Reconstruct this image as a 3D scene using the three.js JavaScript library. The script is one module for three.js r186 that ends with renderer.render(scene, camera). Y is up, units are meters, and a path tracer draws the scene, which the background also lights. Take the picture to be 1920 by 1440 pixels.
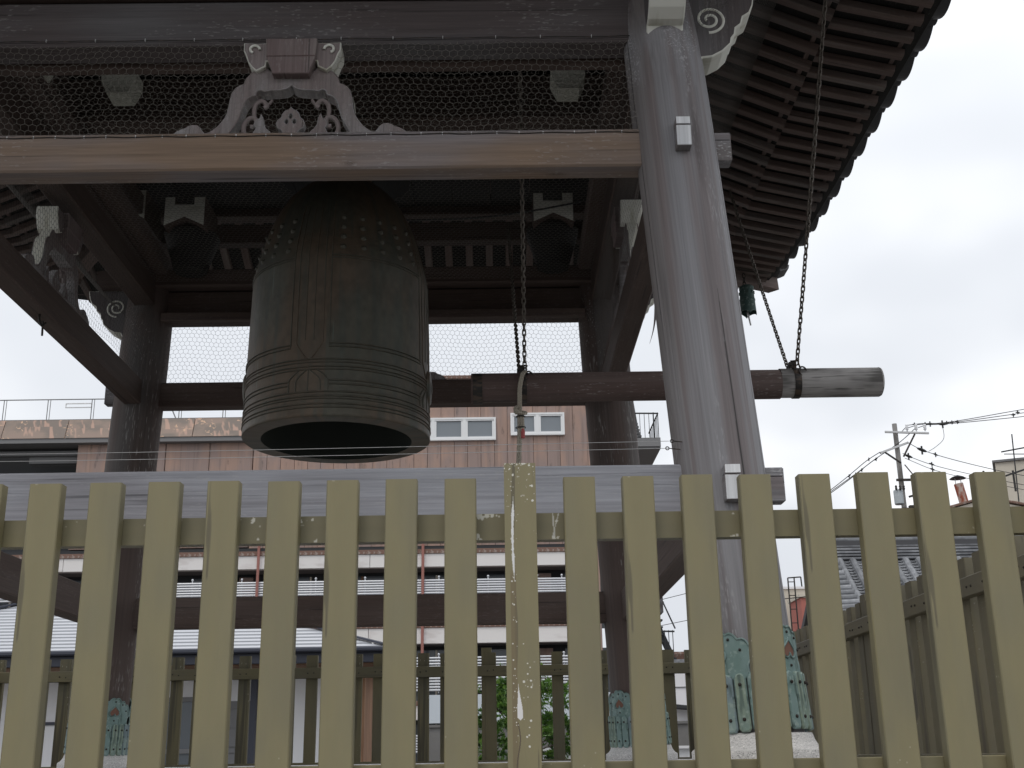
import * as THREE from 'three';
import { mergeGeometries } from 'three/addons/utils/BufferGeometryUtils.js';

// ------------------------------------------------------------------ camera, sky, sun, exposure
const scene = new THREE.Scene();
const camera = new THREE.PerspectiveCamera(35.88, 4 / 3, 0.05, 600);
camera.rotation.order = 'YXZ';
camera.position.set(0, 1.5, 0);
camera.rotation.set(0.3051, -0.0112, -0.0162);
scene.add(camera);

const renderer = new THREE.WebGLRenderer({ antialias: true });
renderer.setSize(1024, 768);
renderer.toneMapping = THREE.LinearToneMapping;
renderer.toneMappingExposure = 1.0;
renderer.shadowMap.enabled = true;

const sun = new THREE.DirectionalLight(0xfff3e2, 0.55);
sun.position.set(-8, 31, 10);
sun.target.position.set(0, 2, -6);
sun.castShadow = true;
sun.shadow.radius = 30;
sun.shadow.mapSize.set(2048, 2048);
Object.assign(sun.shadow.camera, { left: -30, right: 30, top: 30, bottom: -30, near: 1, far: 120 });
scene.add(sun, sun.target);

// ------------------------------------------------------------------ noise
function rng(seed) { let s = seed >>> 0; return () => { s = (s + 0x6D2B79F5) >>> 0; let t = s; t = Math.imul(t ^ (t >>> 15), t | 1); t ^= t + Math.imul(t ^ (t >>> 7), t | 61); return ((t ^ (t >>> 14)) >>> 0) / 4294967296; }; }
function hash3(x, y, z) { let h = Math.imul(x, 374761393) ^ Math.imul(y, 668265263) ^ Math.imul(z, 2147483647 - 1274126177); h = Math.imul(h ^ (h >>> 13), 1274126177); h ^= h >>> 16; return (h >>> 0) / 4294967296; }
const fade = t => t * t * (3 - 2 * t);
const mod = (a, n) => ((a % n) + n) % n;
const hmix = h => { h = Math.imul(h ^ (h >>> 13), 1274126177); h ^= h >>> 16; return (h >>> 0) / 4294967296; };
function pn2(x, y, px, py, seed) {              // periodic value noise
  const xi = Math.floor(x) | 0, yi = Math.floor(y) | 0, fx = x - xi, fy = y - yi, u = fx * fx * (3 - 2 * fx), v = fy * fy * (3 - 2 * fy);
  let x0 = xi % px; if (x0 < 0) x0 += px; let x1 = x0 + 1; if (x1 === px) x1 = 0;
  let y0 = yi % py; if (y0 < 0) y0 += py; let y1 = y0 + 1; if (y1 === py) y1 = 0;
  const hx0 = Math.imul(x0, 374761393), hx1 = Math.imul(x1, 374761393), hy0 = Math.imul(y0, 668265263), hy1 = Math.imul(y1, 668265263), hs = Math.imul(seed, 873357470);
  const a = hmix(hx0 ^ hy0 ^ hs), b = hmix(hx1 ^ hy0 ^ hs), c = hmix(hx0 ^ hy1 ^ hs), d = hmix(hx1 ^ hy1 ^ hs);
  return a + (b - a) * u + (c - a) * v + (a - b - c + d) * u * v;
}
function fbm2(x, y, px, py, seed, oct = 4, gain = 0.5) {   // x, y in 0..1, px, py cells at the first octave
  let s = 0, a = 1, n = 0;
  for (let o = 0; o < oct; o++) { s += a * pn2(x * px, y * py, px, py, seed + o * 17); n += a; a *= gain; px *= 2; py *= 2; }
  return s / n;
}
function n3(x, y, z, seed) {
  const xi = Math.floor(x), yi = Math.floor(y), zi = Math.floor(z), u = fade(x - xi), v = fade(y - yi), w = fade(z - zi);
  const L = (a, b, t) => a + (b - a) * t, H = (i, j, k) => hash3((xi + i) | 0, (yi + j) | 0, ((zi + k) * 131 + seed) | 0);
  return L(L(L(H(0, 0, 0), H(1, 0, 0), u), L(H(0, 1, 0), H(1, 1, 0), u), v), L(L(H(0, 0, 1), H(1, 0, 1), u), L(H(0, 1, 1), H(1, 1, 1), u), v), w);
}
function fbm3(x, y, z, seed, oct = 5) { let s = 0, a = 1, n = 0; for (let o = 0; o < oct; o++) { s += a * n3(x, y, z, seed + o * 31); n += a; a *= 0.52; x *= 2.03; y *= 2.03; z *= 2.03; } return s / n; }
const clamp = (x, a = 0, b = 1) => Math.min(b, Math.max(a, x));
const sm = (a, b, x) => fade(clamp((x - a) / (b - a)));
const lerp = (a, b, t) => a + (b - a) * t;
const mix3 = (a, b, t) => [lerp(a[0], b[0], t), lerp(a[1], b[1], t), lerp(a[2], b[2], t)];

// overcast sky: a pale cloud deck, a little greyer in the thicker clouds, brighter towards the zenith
{
  const W = 768, H = 384, d = new Float32Array(W * H * 4);
  for (let j = 0; j < H; j++) for (let i = 0; i < W; i++) {
    const el = ((j + 0.5) / H - 0.5) * Math.PI, az = ((i + 0.5) / W - 0.5) * 2 * Math.PI;
    const x = Math.cos(el) * Math.cos(az), y = Math.sin(el), z = Math.cos(el) * Math.sin(az);
    const q = 1 / (Math.max(y, 0) + 0.35);                // clouds lie on a deck
    const n = fbm3(x * q * 1.5 + 7.3, y * 2.5, z * q * 1.5 + 2.1, 11, 5), n2 = fbm3(x * q * 3.7 + 1.3, y * 3, z * q * 3.7 + 5.1, 23, 4);
    const c = sm(0.36, 0.7, n * 0.72 + n2 * 0.28);
    const L = lerp(0.79, 1.18, c) * (0.96 + 0.5 * Math.max(0, y));
    const blue = 1 - c, o = (j * W + i) * 4;
    d[o] = L * (1 - 0.075 * blue); d[o + 1] = L * (1 - 0.035 * blue); d[o + 2] = L * (1 + 0.03 * blue); d[o + 3] = 1;
  }
  const t = new THREE.DataTexture(d, W, H, THREE.RGBAFormat, THREE.FloatType);
  t.mapping = THREE.EquirectangularReflectionMapping; t.magFilter = THREE.LinearFilter; t.minFilter = THREE.LinearFilter; t.wrapS = THREE.RepeatWrapping; t.needsUpdate = true;
  scene.background = t; scene.environment = t;
}

// ------------------------------------------------------------------ textures and materials
const enc = x => { x = clamp(x); return 255 * (x <= 0.0031308 ? 12.92 * x : 1.055 * Math.pow(x, 1 / 2.4) - 0.055); };
function tex(w, h, su, sv, fn, srgb = true) {       // fn(x, y in 0..1) -> linear rgb; the texture covers su x sv metres
  const d = new Uint8Array(w * h * 4);
  for (let j = 0; j < h; j++) for (let i = 0; i < w; i++) {
    const c = fn((i + 0.5) / w, (j + 0.5) / h), o = (j * w + i) * 4;
    for (let k = 0; k < 3; k++) d[o + k] = srgb ? enc(c[k]) : 255 * clamp(c[k]);
    d[o + 3] = 255;
  }
  const t = new THREE.DataTexture(d, w, h); t.wrapS = t.wrapT = THREE.RepeatWrapping; t.magFilter = THREE.LinearFilter; t.minFilter = THREE.LinearMipmapLinearFilter; t.generateMipmaps = true;
  if (srgb) t.colorSpace = THREE.SRGBColorSpace;
  t.repeat.set(1 / su, 1 / sv); t.needsUpdate = true; return t;
}
const g1 = v => [v, v, v];
function mat(o) { return new THREE.MeshStandardMaterial({ roughness: 0.8, metalness: 0, side: THREE.DoubleSide, ...o }); }
// wood with the grain along v: a = weathered tone, b = fresh tone, amount = how much of b shows
function woodTex(a, b, amount, seed, scratch = 0.3, W = 384, H = 768, crackAmt = 0.55, knots = []) {
  return tex(W, H, 0.8, 2.4, (x, y) => {
    const g = fbm2(x, y, 64, 5, seed, 4, 0.68), f = fbm2(x, y, 200, 20, seed + 5, 2), p = fbm2(x, y, 3, 3, seed + 9, 4), q = fbm2(x, y, 9, 2, seed + 13, 3);
    let c = mix3(a, b, sm(0.62 - amount * 0.5, 0.95 - amount * 0.5, p * 0.7 + q * 0.3 + 0.12));
    let k = 0.62 + 0.5 * g + 0.26 * f; for (const [kx, ky, kr] of knots) { const d = Math.hypot((x - kx) * 0.8, (y - ky) * 2.4 * 0.45) / kr; if (d < 3) k *= 1 - 0.55 * Math.exp(-d * d) * (0.7 + 0.3 * Math.cos(d * 16)); }
    c = c.map(v => v * k);
    const crack = sm(0.78, 0.9, fbm2(x, y, 64, 4, seed + 21, 2)); c = c.map(v => v * (1 - crackAmt * crack));
    const s = sm(0.71, 0.8, fbm2(x + 0.008 * fbm2(x, y, 30, 90, seed + 33, 2), y, 170, 100, seed + 31, 2)) * sm(0.4, 0.6, fbm2(x, y, 6, 5, seed + 37, 2)) * scratch;
    return mix3(c, [0.42, 0.41, 0.4], s);
  });
}
const woodBump = tex(384, 768, 0.8, 2.4, (x, y) => g1(0.55 * fbm2(x, y, 48, 3, 77, 4, 0.65) + 0.3 * fbm2(x, y, 160, 7, 78, 2) - 0.5 * sm(0.76, 0.9, fbm2(x, y, 64, 4, 99, 2)) + 0.2), false);
const wood = (map, o = {}) => mat({ map, bumpMap: woodBump, bumpScale: 0.0025, roughness: 0.82, ...o });
const M = {};
M.post = wood(tex(768, 1152, 1.04, 3.3, (x, y) => {           // the whole skin of a post, without a repeat
  const P = fbm2(x, y, 3, 3, 401, 5), Q = fbm2(x, y, 7, 3, 403, 4), g = fbm2(x, y, 80, 7, 405, 4, 0.7), f = fbm2(x, y, 240, 40, 407, 2), v = fbm2(x, y, 16, 2, 409, 3);
  let c = mix3([0.245, 0.24, 0.252], [0.17, 0.152, 0.148], sm(0.38, 0.66, P * 0.6 + Q * 0.4)); c = mix3(c, [0.15, 0.115, 0.11], 0.6 * sm(0.55, 0.75, v));
  c = c.map(t => t * (0.66 + 0.42 * g + 0.24 * f));
  const fl = sm(0.62, 0.74, fbm2(x + 0.004 * fbm2(x, y, 60, 200, 417, 1), y, 250, 300, 411, 2)) * sm(0.4, 0.58, fbm2(x, y, 7, 6, 413, 3)); c = mix3(c, [0.5, 0.5, 0.51], 0.6 * fl);
  c = c.map(t => t * (1 - 0.35 * sm(0.55, 0.72, fbm2(x, y, 12, 6, 415, 4))));
  for (const [cx, y0, y1, w] of [[0.07, 0.05, 0.5, 1], [0.2, 0.3, 0.62, 0.7], [0.33, 0.1, 0.27, 1.2], [0.46, 0.55, 0.95, 0.8], [0.58, 0.0, 0.35, 0.8], [0.71, 0.4, 0.58, 1.3], [0.83, 0.15, 0.8, 0.7], [0.94, 0.62, 0.9, 1]]) { if (y < y0 || y > y1) continue; const t = (y - y0) / (y1 - y0), d = Math.abs(x - cx - 0.012 * (fbm2(y, 0.5, 9, 2, Math.round(cx * 99), 4) - 0.5)) * 1.04, ww = 0.0026 * w * Math.sin(Math.PI * t) ** 0.6; if (d < ww) c = c.map(q => q * 0.25); else if (d < ww * 2.5) c = c.map(q => q * 0.8); }
  for (const [kx, ky, kr] of [[0.15, 0.72, 0.014], [0.4, 0.4, 0.018], [0.65, 0.85, 0.012], [0.88, 0.3, 0.016]]) { const d = Math.hypot((x - kx) * 1.04, (y - ky) * 3.3 * 0.6) / kr; if (d < 3) c = c.map(q => q * (1 - 0.5 * Math.exp(-d * d) * (0.75 + 0.25 * Math.cos(d * 14)))); }
  return c;
}), { roughness: 0.75 });
M.postShaded = wood(woodTex([0.1, 0.092, 0.09], [0.085, 0.06, 0.052], 0.5, 24, 0.5, 384, 768, 0.4), { roughness: 0.75 });  // back posts: less weathered wood, with their shade also put into the colour
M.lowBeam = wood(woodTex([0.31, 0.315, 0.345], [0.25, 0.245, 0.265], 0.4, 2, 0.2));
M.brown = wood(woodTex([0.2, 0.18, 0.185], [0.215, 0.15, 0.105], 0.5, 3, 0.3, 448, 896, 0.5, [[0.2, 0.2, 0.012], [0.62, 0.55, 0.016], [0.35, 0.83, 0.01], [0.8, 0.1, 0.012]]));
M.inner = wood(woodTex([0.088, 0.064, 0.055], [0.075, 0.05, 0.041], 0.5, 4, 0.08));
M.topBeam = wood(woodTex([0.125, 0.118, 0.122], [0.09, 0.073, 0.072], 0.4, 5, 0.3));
M.rafter = [0, 1, 2].map(i => wood(woodTex([[0.155, 0.133, 0.122], [0.125, 0.107, 0.1], [0.185, 0.157, 0.143]][i], [0.14, 0.1, 0.088], 0.45, 6 + i, 0.12, 256, 512)));
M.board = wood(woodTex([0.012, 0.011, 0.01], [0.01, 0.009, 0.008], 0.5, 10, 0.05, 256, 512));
M.endGrain = wood(woodTex([0.8, 0.81, 0.83], [0.62, 0.63, 0.65], 0.3, 12, 0.1, 256, 512));
M.carved = wood(woodTex([0.29, 0.28, 0.282], [0.22, 0.18, 0.175], 0.4, 13, 0.3));
M.reddish = wood(woodTex([0.17, 0.125, 0.122], [0.27, 0.235, 0.225], 0.3, 14, 0.4, 256, 512));
M.white = mat({ map: tex(256, 256, 0.5, 0.5, (x, y) => { const p = fbm2(x, y, 4, 4, 41, 4), g = fbm2(x, y, 3, 24, 43, 3); return mix3([0.74, 0.74, 0.68], [0.5, 0.49, 0.4], sm(0.45, 0.8, p * 0.6 + g * 0.4)); }), roughness: 0.9 });
M.dullWhite = mat({ color: new THREE.Color().setRGB(0.36, 0.36, 0.31), roughness: 0.95 });
M.log = wood(woodTex([0.115, 0.085, 0.077], [0.09, 0.06, 0.053], 0.5, 15, 0.3));
M.logEnd = wood(tex(512, 512, 0.5, 0.6, (x, y) => { const p = fbm2(x, y, 3, 2, 331, 4), g = fbm2(x, y, 60, 3, 333, 3), k = fbm2(x, y, 90, 5, 335, 2); const c = mix3([0.36, 0.345, 0.335], [0.1, 0.095, 0.09], sm(0.42, 0.62, p * 0.75 + g * 0.25)); return c.map(v => v * (0.7 + 0.5 * g) * (1 - 0.5 * sm(0.72, 0.85, k))); }));
const paintFn = (seed, dark = 0) => (x, y) => {
  const p = fbm2(x, y, 3, 4, seed, 4), q = fbm2(x, y, 24, 3, seed + 3, 3), r = fbm2(x, y, 40, 40, seed + 6, 2);
  let c = mix3([0.235, 0.206, 0.112], [0.198, 0.178, 0.108], sm(0.35, 0.65, p));
  c = mix3(c, [0.172, 0.163, 0.115], 0.55 * sm(0.55, 0.8, fbm2(x, y, 5, 3, seed + 9, 3)));
  const k = (0.93 + 0.1 * q + 0.04 * r) * (1 - dark);
  c = c.map(v => v * k);
  c = mix3(c, [0.1, 0.085, 0.06], 0.55 * sm(0.72, 0.85, fbm2(x, y, 16, 4, seed + 12, 3)));
  c = mix3(c, [0.07, 0.06, 0.045], 0.6 * sm(0.74, 0.8, fbm2(x, y, 60, 9, seed + 15, 2)) * sm(0.5, 0.7, fbm2(x, y, 6, 3, seed + 16, 2)));
  return mix3(c, [0.55, 0.53, 0.45], 0.6 * sm(0.93, 0.94, fbm2(x, y, 130, 260, seed + 18, 1)) * sm(0.66, 0.7, fbm2(x, y, 9, 7, seed + 19, 2)));
};
const paintBump = tex(256, 512, 0.4, 1.2, (x, y) => g1(fbm2(x, y, 30, 5, 51, 4)), false);
M.paint = mat({ map: tex(320, 640, 0.8, 2.0, paintFn(60)), bumpMap: paintBump, bumpScale: 0.0006, roughness: 0.55 });
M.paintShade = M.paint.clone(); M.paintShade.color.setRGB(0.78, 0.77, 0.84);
M.paintOld = mat({ map: tex(320, 640, 0.8, 2.0, (x, y) => {
  const c = paintFn(70, 0.3)(x, y), s = sm(0.5, 0.75, fbm2(x, y, 50, 4, 72, 4)) * sm(0.4, 0.7, fbm2(x, y, 4, 3, 73, 3));
  return mix3(c, [0.05, 0.045, 0.035], 0.7 * s);
}), bumpMap: paintBump, bumpScale: 0.001, roughness: 0.7 });
M.bronze = mat({ map: tex(448, 448, 1.6, 1.6, (x, y) => {
  const p = fbm2(x, y, 5, 4, 81, 5), s = fbm2(x, y, 40, 3, 83, 4), d = fbm2(x, y, 70, 4, 85, 3);
  let c = mix3([0.068, 0.065, 0.049], [0.092, 0.068, 0.046], sm(0.35, 0.65, p));
  c = mix3(c, [0.05, 0.057, 0.047], 0.6 * sm(0.5, 0.75, s));
  c = c.map(v => v * (0.75 + 0.5 * fbm2(x, y, 60, 60, 87, 2)));
  return mix3(c, [0.16, 0.26, 0.23], 0.5 * sm(0.77, 0.88, d) * sm(0.5, 0.65, fbm2(x, y, 6, 5, 89, 2)));
}), bumpMap: tex(256, 256, 0.4, 0.4, (x, y) => g1(fbm2(x, y, 16, 16, 90, 5)), false), bumpScale: 0.0012, roughness: 0.5, metalness: 0.3 });
M.bronzeIn = mat({ color: new THREE.Color().setRGB(0.03, 0.035, 0.03), roughness: 0.95 });
const verdi = (seed, a, b) => mat({ map: tex(256, 256, 0.3, 0.3, (x, y) => {
  const p = fbm2(x, y, 4, 3, seed, 5), s = fbm2(x, y, 16, 3, seed + 2, 4), k = fbm2(x, y, 24, 24, seed + 4, 3);
  let c = mix3(a, b, sm(0.35, 0.65, p)); c = mix3(c, [0.07, 0.11, 0.1], 0.7 * sm(0.55, 0.75, s)); c = mix3(c, [0.42, 0.5, 0.46], 0.4 * sm(0.6, 0.8, k));
  return c;
}), roughness: 0.72, metalness: 0.1, bumpMap: paintBump, bumpScale: 0.001 });
M.verdi = [verdi(101, [0.17, 0.26, 0.24], [0.21, 0.3, 0.29]), verdi(111, [0.26, 0.33, 0.26], [0.19, 0.27, 0.25]), verdi(121, [0.21, 0.275, 0.3], [0.25, 0.33, 0.31])];
M.stone = mat({ map: tex(512, 512, 0.5, 0.5, (x, y) => { const n = fbm2(x, y, 130, 130, 131, 2, 0.8), m = fbm2(x, y, 60, 60, 133, 2), p = fbm2(x, y, 4, 4, 135, 3); let c = mix3([0.72, 0.71, 0.7], [0.58, 0.57, 0.56], p); c = mix3(c, [0.12, 0.12, 0.12], 0.8 * sm(0.62, 0.74, n)); return mix3(c, [0.8, 0.79, 0.77], sm(0.62, 0.75, m)); }), roughness: 0.85 });
M.iron = mat({ map: tex(128, 128, 0.2, 0.2, (x, y) => mix3([0.035, 0.032, 0.03], [0.09, 0.065, 0.05], sm(0.5, 0.75, fbm2(x, y, 8, 8, 141, 4)))), roughness: 0.6, metalness: 0.5 });
M.chain = mat({ color: new THREE.Color().setRGB(0.16, 0.14, 0.12), roughness: 0.5, metalness: 0.6 });
M.wire = mat({ color: new THREE.Color().setRGB(0.22, 0.205, 0.18), roughness: 0.6, metalness: 0.3 });
M.wireMid = mat({ color: new THREE.Color().setRGB(0.045, 0.042, 0.038), roughness: 0.7 });
M.wireDark = mat({ color: new THREE.Color().setRGB(0.12, 0.11, 0.1), roughness: 0.7 });
M.steel = mat({ color: new THREE.Color().setRGB(0.5, 0.5, 0.5), roughness: 0.4, metalness: 0.7 });
M.rope = mat({ map: tex(128, 128, 0.02, 0.02, (x, y) => mix3([0.46, 0.42, 0.35], [0.28, 0.25, 0.2], fbm2(x, y, 4, 12, 151, 4))), roughness: 0.95 });
M.red = mat({ color: new THREE.Color().setRGB(0.42, 0.09, 0.09), roughness: 0.7 });
M.cable = mat({ color: new THREE.Color().setRGB(0.02, 0.02, 0.02), roughness: 0.6 });
// the block of flats
const panelTex = seed => tex(256, 512, 2, 5, (x, y) => {
  const p = fbm2(x, y, 3, 4, seed, 4), s = fbm2(x, y, 26, 2, seed + 2, 4), t = fbm2(x, y, 10, 3, seed + 4, 4), m = fbm2(x, y, 40, 60, seed + 8, 3);
  let c = mix3([0.37, 0.255, 0.21], [0.31, 0.235, 0.213], sm(0.35, 0.65, p)); c = mix3(c, [0.2, 0.155, 0.14], 0.45 * sm(0.5, 0.78, s)); c = mix3(c, [0.47, 0.31, 0.24], 0.45 * sm(0.5, 0.8, t));
  return mix3(c, [0.1, 0.085, 0.075], 0.7 * sm(0.68, 0.8, fbm2(x, y, 14, 8, seed + 6, 4)) * m);
});
M.panel = [0, 1, 2, 3].map(i => mat({ map: panelTex(160 + i * 11), roughness: 0.9 }));
M.parapet = [0, 1, 2].map(i => mat({ map: tex(256, 256, 3, 1.5, (x, y) => {
  const p = fbm2(x, y, 4, 3, 210 + i, 4), s = fbm2(x + y * 0.12, y, 18, 2, 214 + i, 3), k = fbm2(x, y, 34, 22, 218 + i, 3), z = fbm2(x, y, 5, 3, 222 + i, 2);
  let c = mix3([0.32, 0.25, 0.21], [0.235, 0.2, 0.175], sm(0.35, 0.65, p)); c = mix3(c, [0.52, 0.35, 0.28], 0.8 * sm(0.6, 0.74, s)); return mix3(c, [0.68, 0.46, 0.32], 0.9 * sm(0.63, 0.7, k) * sm(0.5, 0.6, z));
}), roughness: 0.95 }));
M.band = mat({ map: tex(256, 128, 6, 1.2, (x, y) => { const s = fbm2(x, y, 40, 2, 231, 3), p = fbm2(x, y, 4, 2, 233, 3); return mix3([0.78, 0.755, 0.745], [0.6, 0.56, 0.54], 0.8 * sm(0.55, 0.8, s * 0.6 + p * 0.4)); }), roughness: 0.85 });
M.brownEdge = mat({ map: tex(128, 64, 2, 0.4, (x, y) => mix3([0.2, 0.12, 0.095], [0.32, 0.27, 0.24], sm(0.5, 0.7, fbm2(x, y, 14, 4, 241, 4)))), roughness: 0.95 });
M.dark = mat({ color: new THREE.Color().setRGB(0.035, 0.037, 0.04), roughness: 0.8 });
M.grey = mat({ color: new THREE.Color().setRGB(0.2, 0.2, 0.205), roughness: 0.8 });
M.glass = new THREE.MeshPhysicalMaterial({ color: new THREE.Color().setRGB(0.1, 0.115, 0.13), roughness: 0.12, metalness: 0, side: THREE.DoubleSide });
M.paneFrost = new THREE.MeshPhysicalMaterial({ color: new THREE.Color().setRGB(0.2, 0.225, 0.25), roughness: 0.3, side: THREE.DoubleSide });
M.frameW = mat({ color: new THREE.Color().setRGB(0.78, 0.79, 0.8), roughness: 0.5 });
M.silver = mat({ color: new THREE.Color().setRGB(0.64, 0.66, 0.7), roughness: 0.4, metalness: 0.25 });
M.pipe = mat({ color: new THREE.Color().setRGB(0.33, 0.14, 0.115), roughness: 0.6 });
M.wallW = mat({ map: tex(128, 128, 2, 2, (x, y) => mix3([0.84, 0.84, 0.86], [0.76, 0.76, 0.78], fbm2(x, y, 3, 3, 251, 4))), roughness: 0.9 });
M.wallCream = mat({ map: tex(128, 128, 3, 3, (x, y) => mix3([0.66, 0.62, 0.54], [0.55, 0.5, 0.42], fbm2(x, y, 10, 3, 255, 4))), roughness: 0.9 });
M.wallBlue = mat({ color: new THREE.Color().setRGB(0.55, 0.6, 0.65), roughness: 0.5 });
M.navy = mat({ color: new THREE.Color().setRGB(0.04, 0.045, 0.065), roughness: 0.5 });
M.roofStrip = mat({ color: new THREE.Color().setRGB(0.46, 0.475, 0.51), roughness: 0.5, metalness: 0.15 });
M.doorWood = wood(woodTex([0.3, 0.17, 0.1], [0.22, 0.12, 0.07], 0.4, 18, 0, 128, 256));
M.concrete = mat({ map: tex(256, 256, 2, 2, (x, y) => mix3([0.2, 0.195, 0.19], [0.13, 0.127, 0.123], fbm2(x, y, 5, 5, 261, 5))), roughness: 0.9 });
M.tile = [0, 1, 2].map(i => mat({ map: tex(128, 128, 0.6, 0.6, (x, y) => mix3([0.15, 0.157, 0.17], [0.26, 0.27, 0.288], sm(0.3, 0.75, fbm2(x, y, 5, 5, 271 + i, 4))).map(v => v * [1, 0.85, 1.12][i])), roughness: 0.65, metalness: 0.1 }));
M.tileDark = mat({ color: new THREE.Color().setRGB(0.06, 0.06, 0.065), roughness: 0.6 });
M.brickRed = mat({ color: new THREE.Color().setRGB(0.42, 0.15, 0.12), roughness: 0.85 });
M.rust = mat({ map: tex(128, 128, 1, 1, (x, y) => mix3([0.45, 0.36, 0.32], [0.27, 0.07, 0.035], sm(0.3, 0.5, fbm2(x, y, 8, 3, 281, 4)))), roughness: 0.85 });
M.poleC = mat({ map: tex(64, 256, 1.2, 4, (x, y) => mix3([0.3, 0.29, 0.28], [0.16, 0.15, 0.14], sm(0.35, 0.7, fbm2(x, y, 4, 12, 291, 4)))), roughness: 0.9 });
M.transformer = mat({ color: new THREE.Color().setRGB(0.42, 0.46, 0.48), roughness: 0.5 });
M.porcelain = mat({ color: new THREE.Color().setRGB(0.75, 0.76, 0.78), roughness: 0.3 });
M.ground = mat({ map: tex(512, 512, 6, 6, (x, y) => mix3([0.11, 0.106, 0.1], [0.07, 0.068, 0.064], fbm2(x, y, 40, 40, 301, 5))), roughness: 0.95 });
M.bark = mat({ color: new THREE.Color().setRGB(0.09, 0.07, 0.055), roughness: 0.95 });
const leafM = c => new THREE.MeshPhysicalMaterial({ color: new THREE.Color().setRGB(...c), roughness: 0.9, transmission: 0.35, thickness: 0, side: THREE.DoubleSide });
M.leaf = [leafM([0.12, 0.25, 0.04]), leafM([0.2, 0.34, 0.055]), leafM([0.06, 0.14, 0.028])];

// ------------------------------------------------------------------ object helpers
const used = {};
function numbered(n) { const k = used[n] = (used[n] ?? -1) + 1; return k ? `${n}_${String(k).padStart(3, '0')}` : n; }
function shade(m) { m.castShadow = m.receiveShadow = true; return m; }
function thing(name, label, category, pos = [0, 0, 0], group) {
  const o = new THREE.Group(); o.name = numbered(name); o.position.set(...pos); o.userData = { label, category };
  if (group) o.userData.group = group;
  scene.add(o); return o;
}
// geometry given in world coordinates, put under a group standing at its base
function part(parent, name, geo, material, label) {
  const g = Array.isArray(geo) ? mergeGeometries(geo.map(norm)) : geo;
  const m = shade(new THREE.Mesh(g, material)); m.name = name;
  const w = new THREE.Vector3(); for (let p = parent; p && p !== scene; p = p.parent) w.add(p.position);
  m.position.copy(w).negate(); g.translate(0, 0, 0);
  recentre(m);
  if (label) m.userData.label = label;
  parent.add(m); return m;
}
function recentre(m) {        // the mesh's own origin in the middle of its geometry
  if (m.geometry.userData.shared) return;
  m.geometry.computeBoundingBox(); const c = m.geometry.boundingBox.getCenter(new THREE.Vector3());
  m.geometry.translate(-c.x, -c.y, -c.z); m.position.add(c);
}
// shared geometry placed at a world position
function put(parent, name, geo, material, pos, rot, label) {
  const m = shade(new THREE.Mesh(geo, material)); m.name = name;
  const w = new THREE.Vector3(); for (let p = parent; p && p !== scene; p = p.parent) w.add(p.position);
  m.position.set(...pos).sub(w); if (rot) m.rotation.set(...rot);
  if (label) m.userData.label = label;
  parent.add(m); return m;
}
function single(name, geo, material, label, category, group) {
  const g = Array.isArray(geo) ? mergeGeometries(geo.map(norm)) : geo;
  const m = shade(new THREE.Mesh(g, material)); m.name = numbered(name); recentre(m); m.userData = { label, category };
  if (group) m.userData.group = group;
  scene.add(m); return m;
}
function struct(name, geo, material) { const m = shade(new THREE.Mesh(geo, material)); m.name = name; m.userData = { kind: 'structure' }; scene.add(m); return m; }
function norm(g) { g = g.index ? g.toNonIndexed() : g; if (!g.attributes.normal) g.computeVertexNormals(); if (!g.attributes.uv) g.setAttribute('uv', new THREE.BufferAttribute(new Float32Array(g.attributes.position.count * 2), 2)); for (const k of Object.keys(g.attributes)) if (!['position', 'normal', 'uv'].includes(k)) g.deleteAttribute(k); g.clearGroups(); return g; }

// ------------------------------------------------------------------ geometry helpers
const V = (x, y, z) => new THREE.Vector3(x, y, z);
// profile (counter-clockwise in xy) pushed along +z by L; uv = (metres round the profile, metres along)
function prism(pts, L, u0 = 0, v0 = 0, scaleEnd = 1) {
  const P = [], U = [], n = pts.length; let s = u0;
  for (let i = 0; i < n; i++) {
    const a = pts[i], b = pts[(i + 1) % n], w = Math.hypot(b[0] - a[0], b[1] - a[1]), k = scaleEnd;
    const q = [[a[0], a[1], 0, s, v0], [b[0], b[1], 0, s + w, v0], [b[0] * k, b[1] * k, L, s + w, v0 + L], [a[0] * k, a[1] * k, L, s, v0 + L]];
    for (const j of [0, 1, 2, 0, 2, 3]) { P.push(q[j][0], q[j][1], q[j][2]); U.push(q[j][3], q[j][4]); }
    s += w;
  }
  const tri = THREE.ShapeUtils.triangulateShape(pts.map(p => new THREE.Vector2(...p)), []);
  for (const [a, b, c] of tri) {
    for (const j of [a, b, c]) { const k = scaleEnd; P.push(pts[j][0] * k, pts[j][1] * k, L); U.push(pts[j][0] + u0, pts[j][1] * 0.3 + v0); }
    for (const j of [a, c, b]) { P.push(pts[j][0], pts[j][1], 0); U.push(pts[j][0] + u0, pts[j][1] * 0.3 + v0); }
  }
  const g = new THREE.BufferGeometry();
  g.setAttribute('position', new THREE.Float32BufferAttribute(P, 3)); g.setAttribute('uv', new THREE.Float32BufferAttribute(U, 2)); g.computeVertexNormals(); return g;
}
function rectPts(w, h, c = 0) { const a = w / 2, b = h / 2; return c ? [[-a + c, -b], [a - c, -b], [a, -b + c], [a, b - c], [a - c, b], [-a + c, b], [-a, b - c], [-a, -b + c]] : [[-a, -b], [a, -b], [a, b], [-a, b]]; }
const R0 = rng(4242);
function along(g, a, b, up = V(0, 1, 0)) {      // turns +z of g onto a -> b and moves it to a
  const z = b.clone().sub(a).normalize(), x = up.clone().cross(z).normalize(), y = z.clone().cross(x);
  return g.applyMatrix4(new THREE.Matrix4().makeBasis(x, y, z).setPosition(a));
}
function bar(a, b, w, h, c = 0.006, up) { return along(prism(rectPts(w, h, c), a.distanceTo(b), R0() * 3, R0() * 5), a, b, up); }
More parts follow.
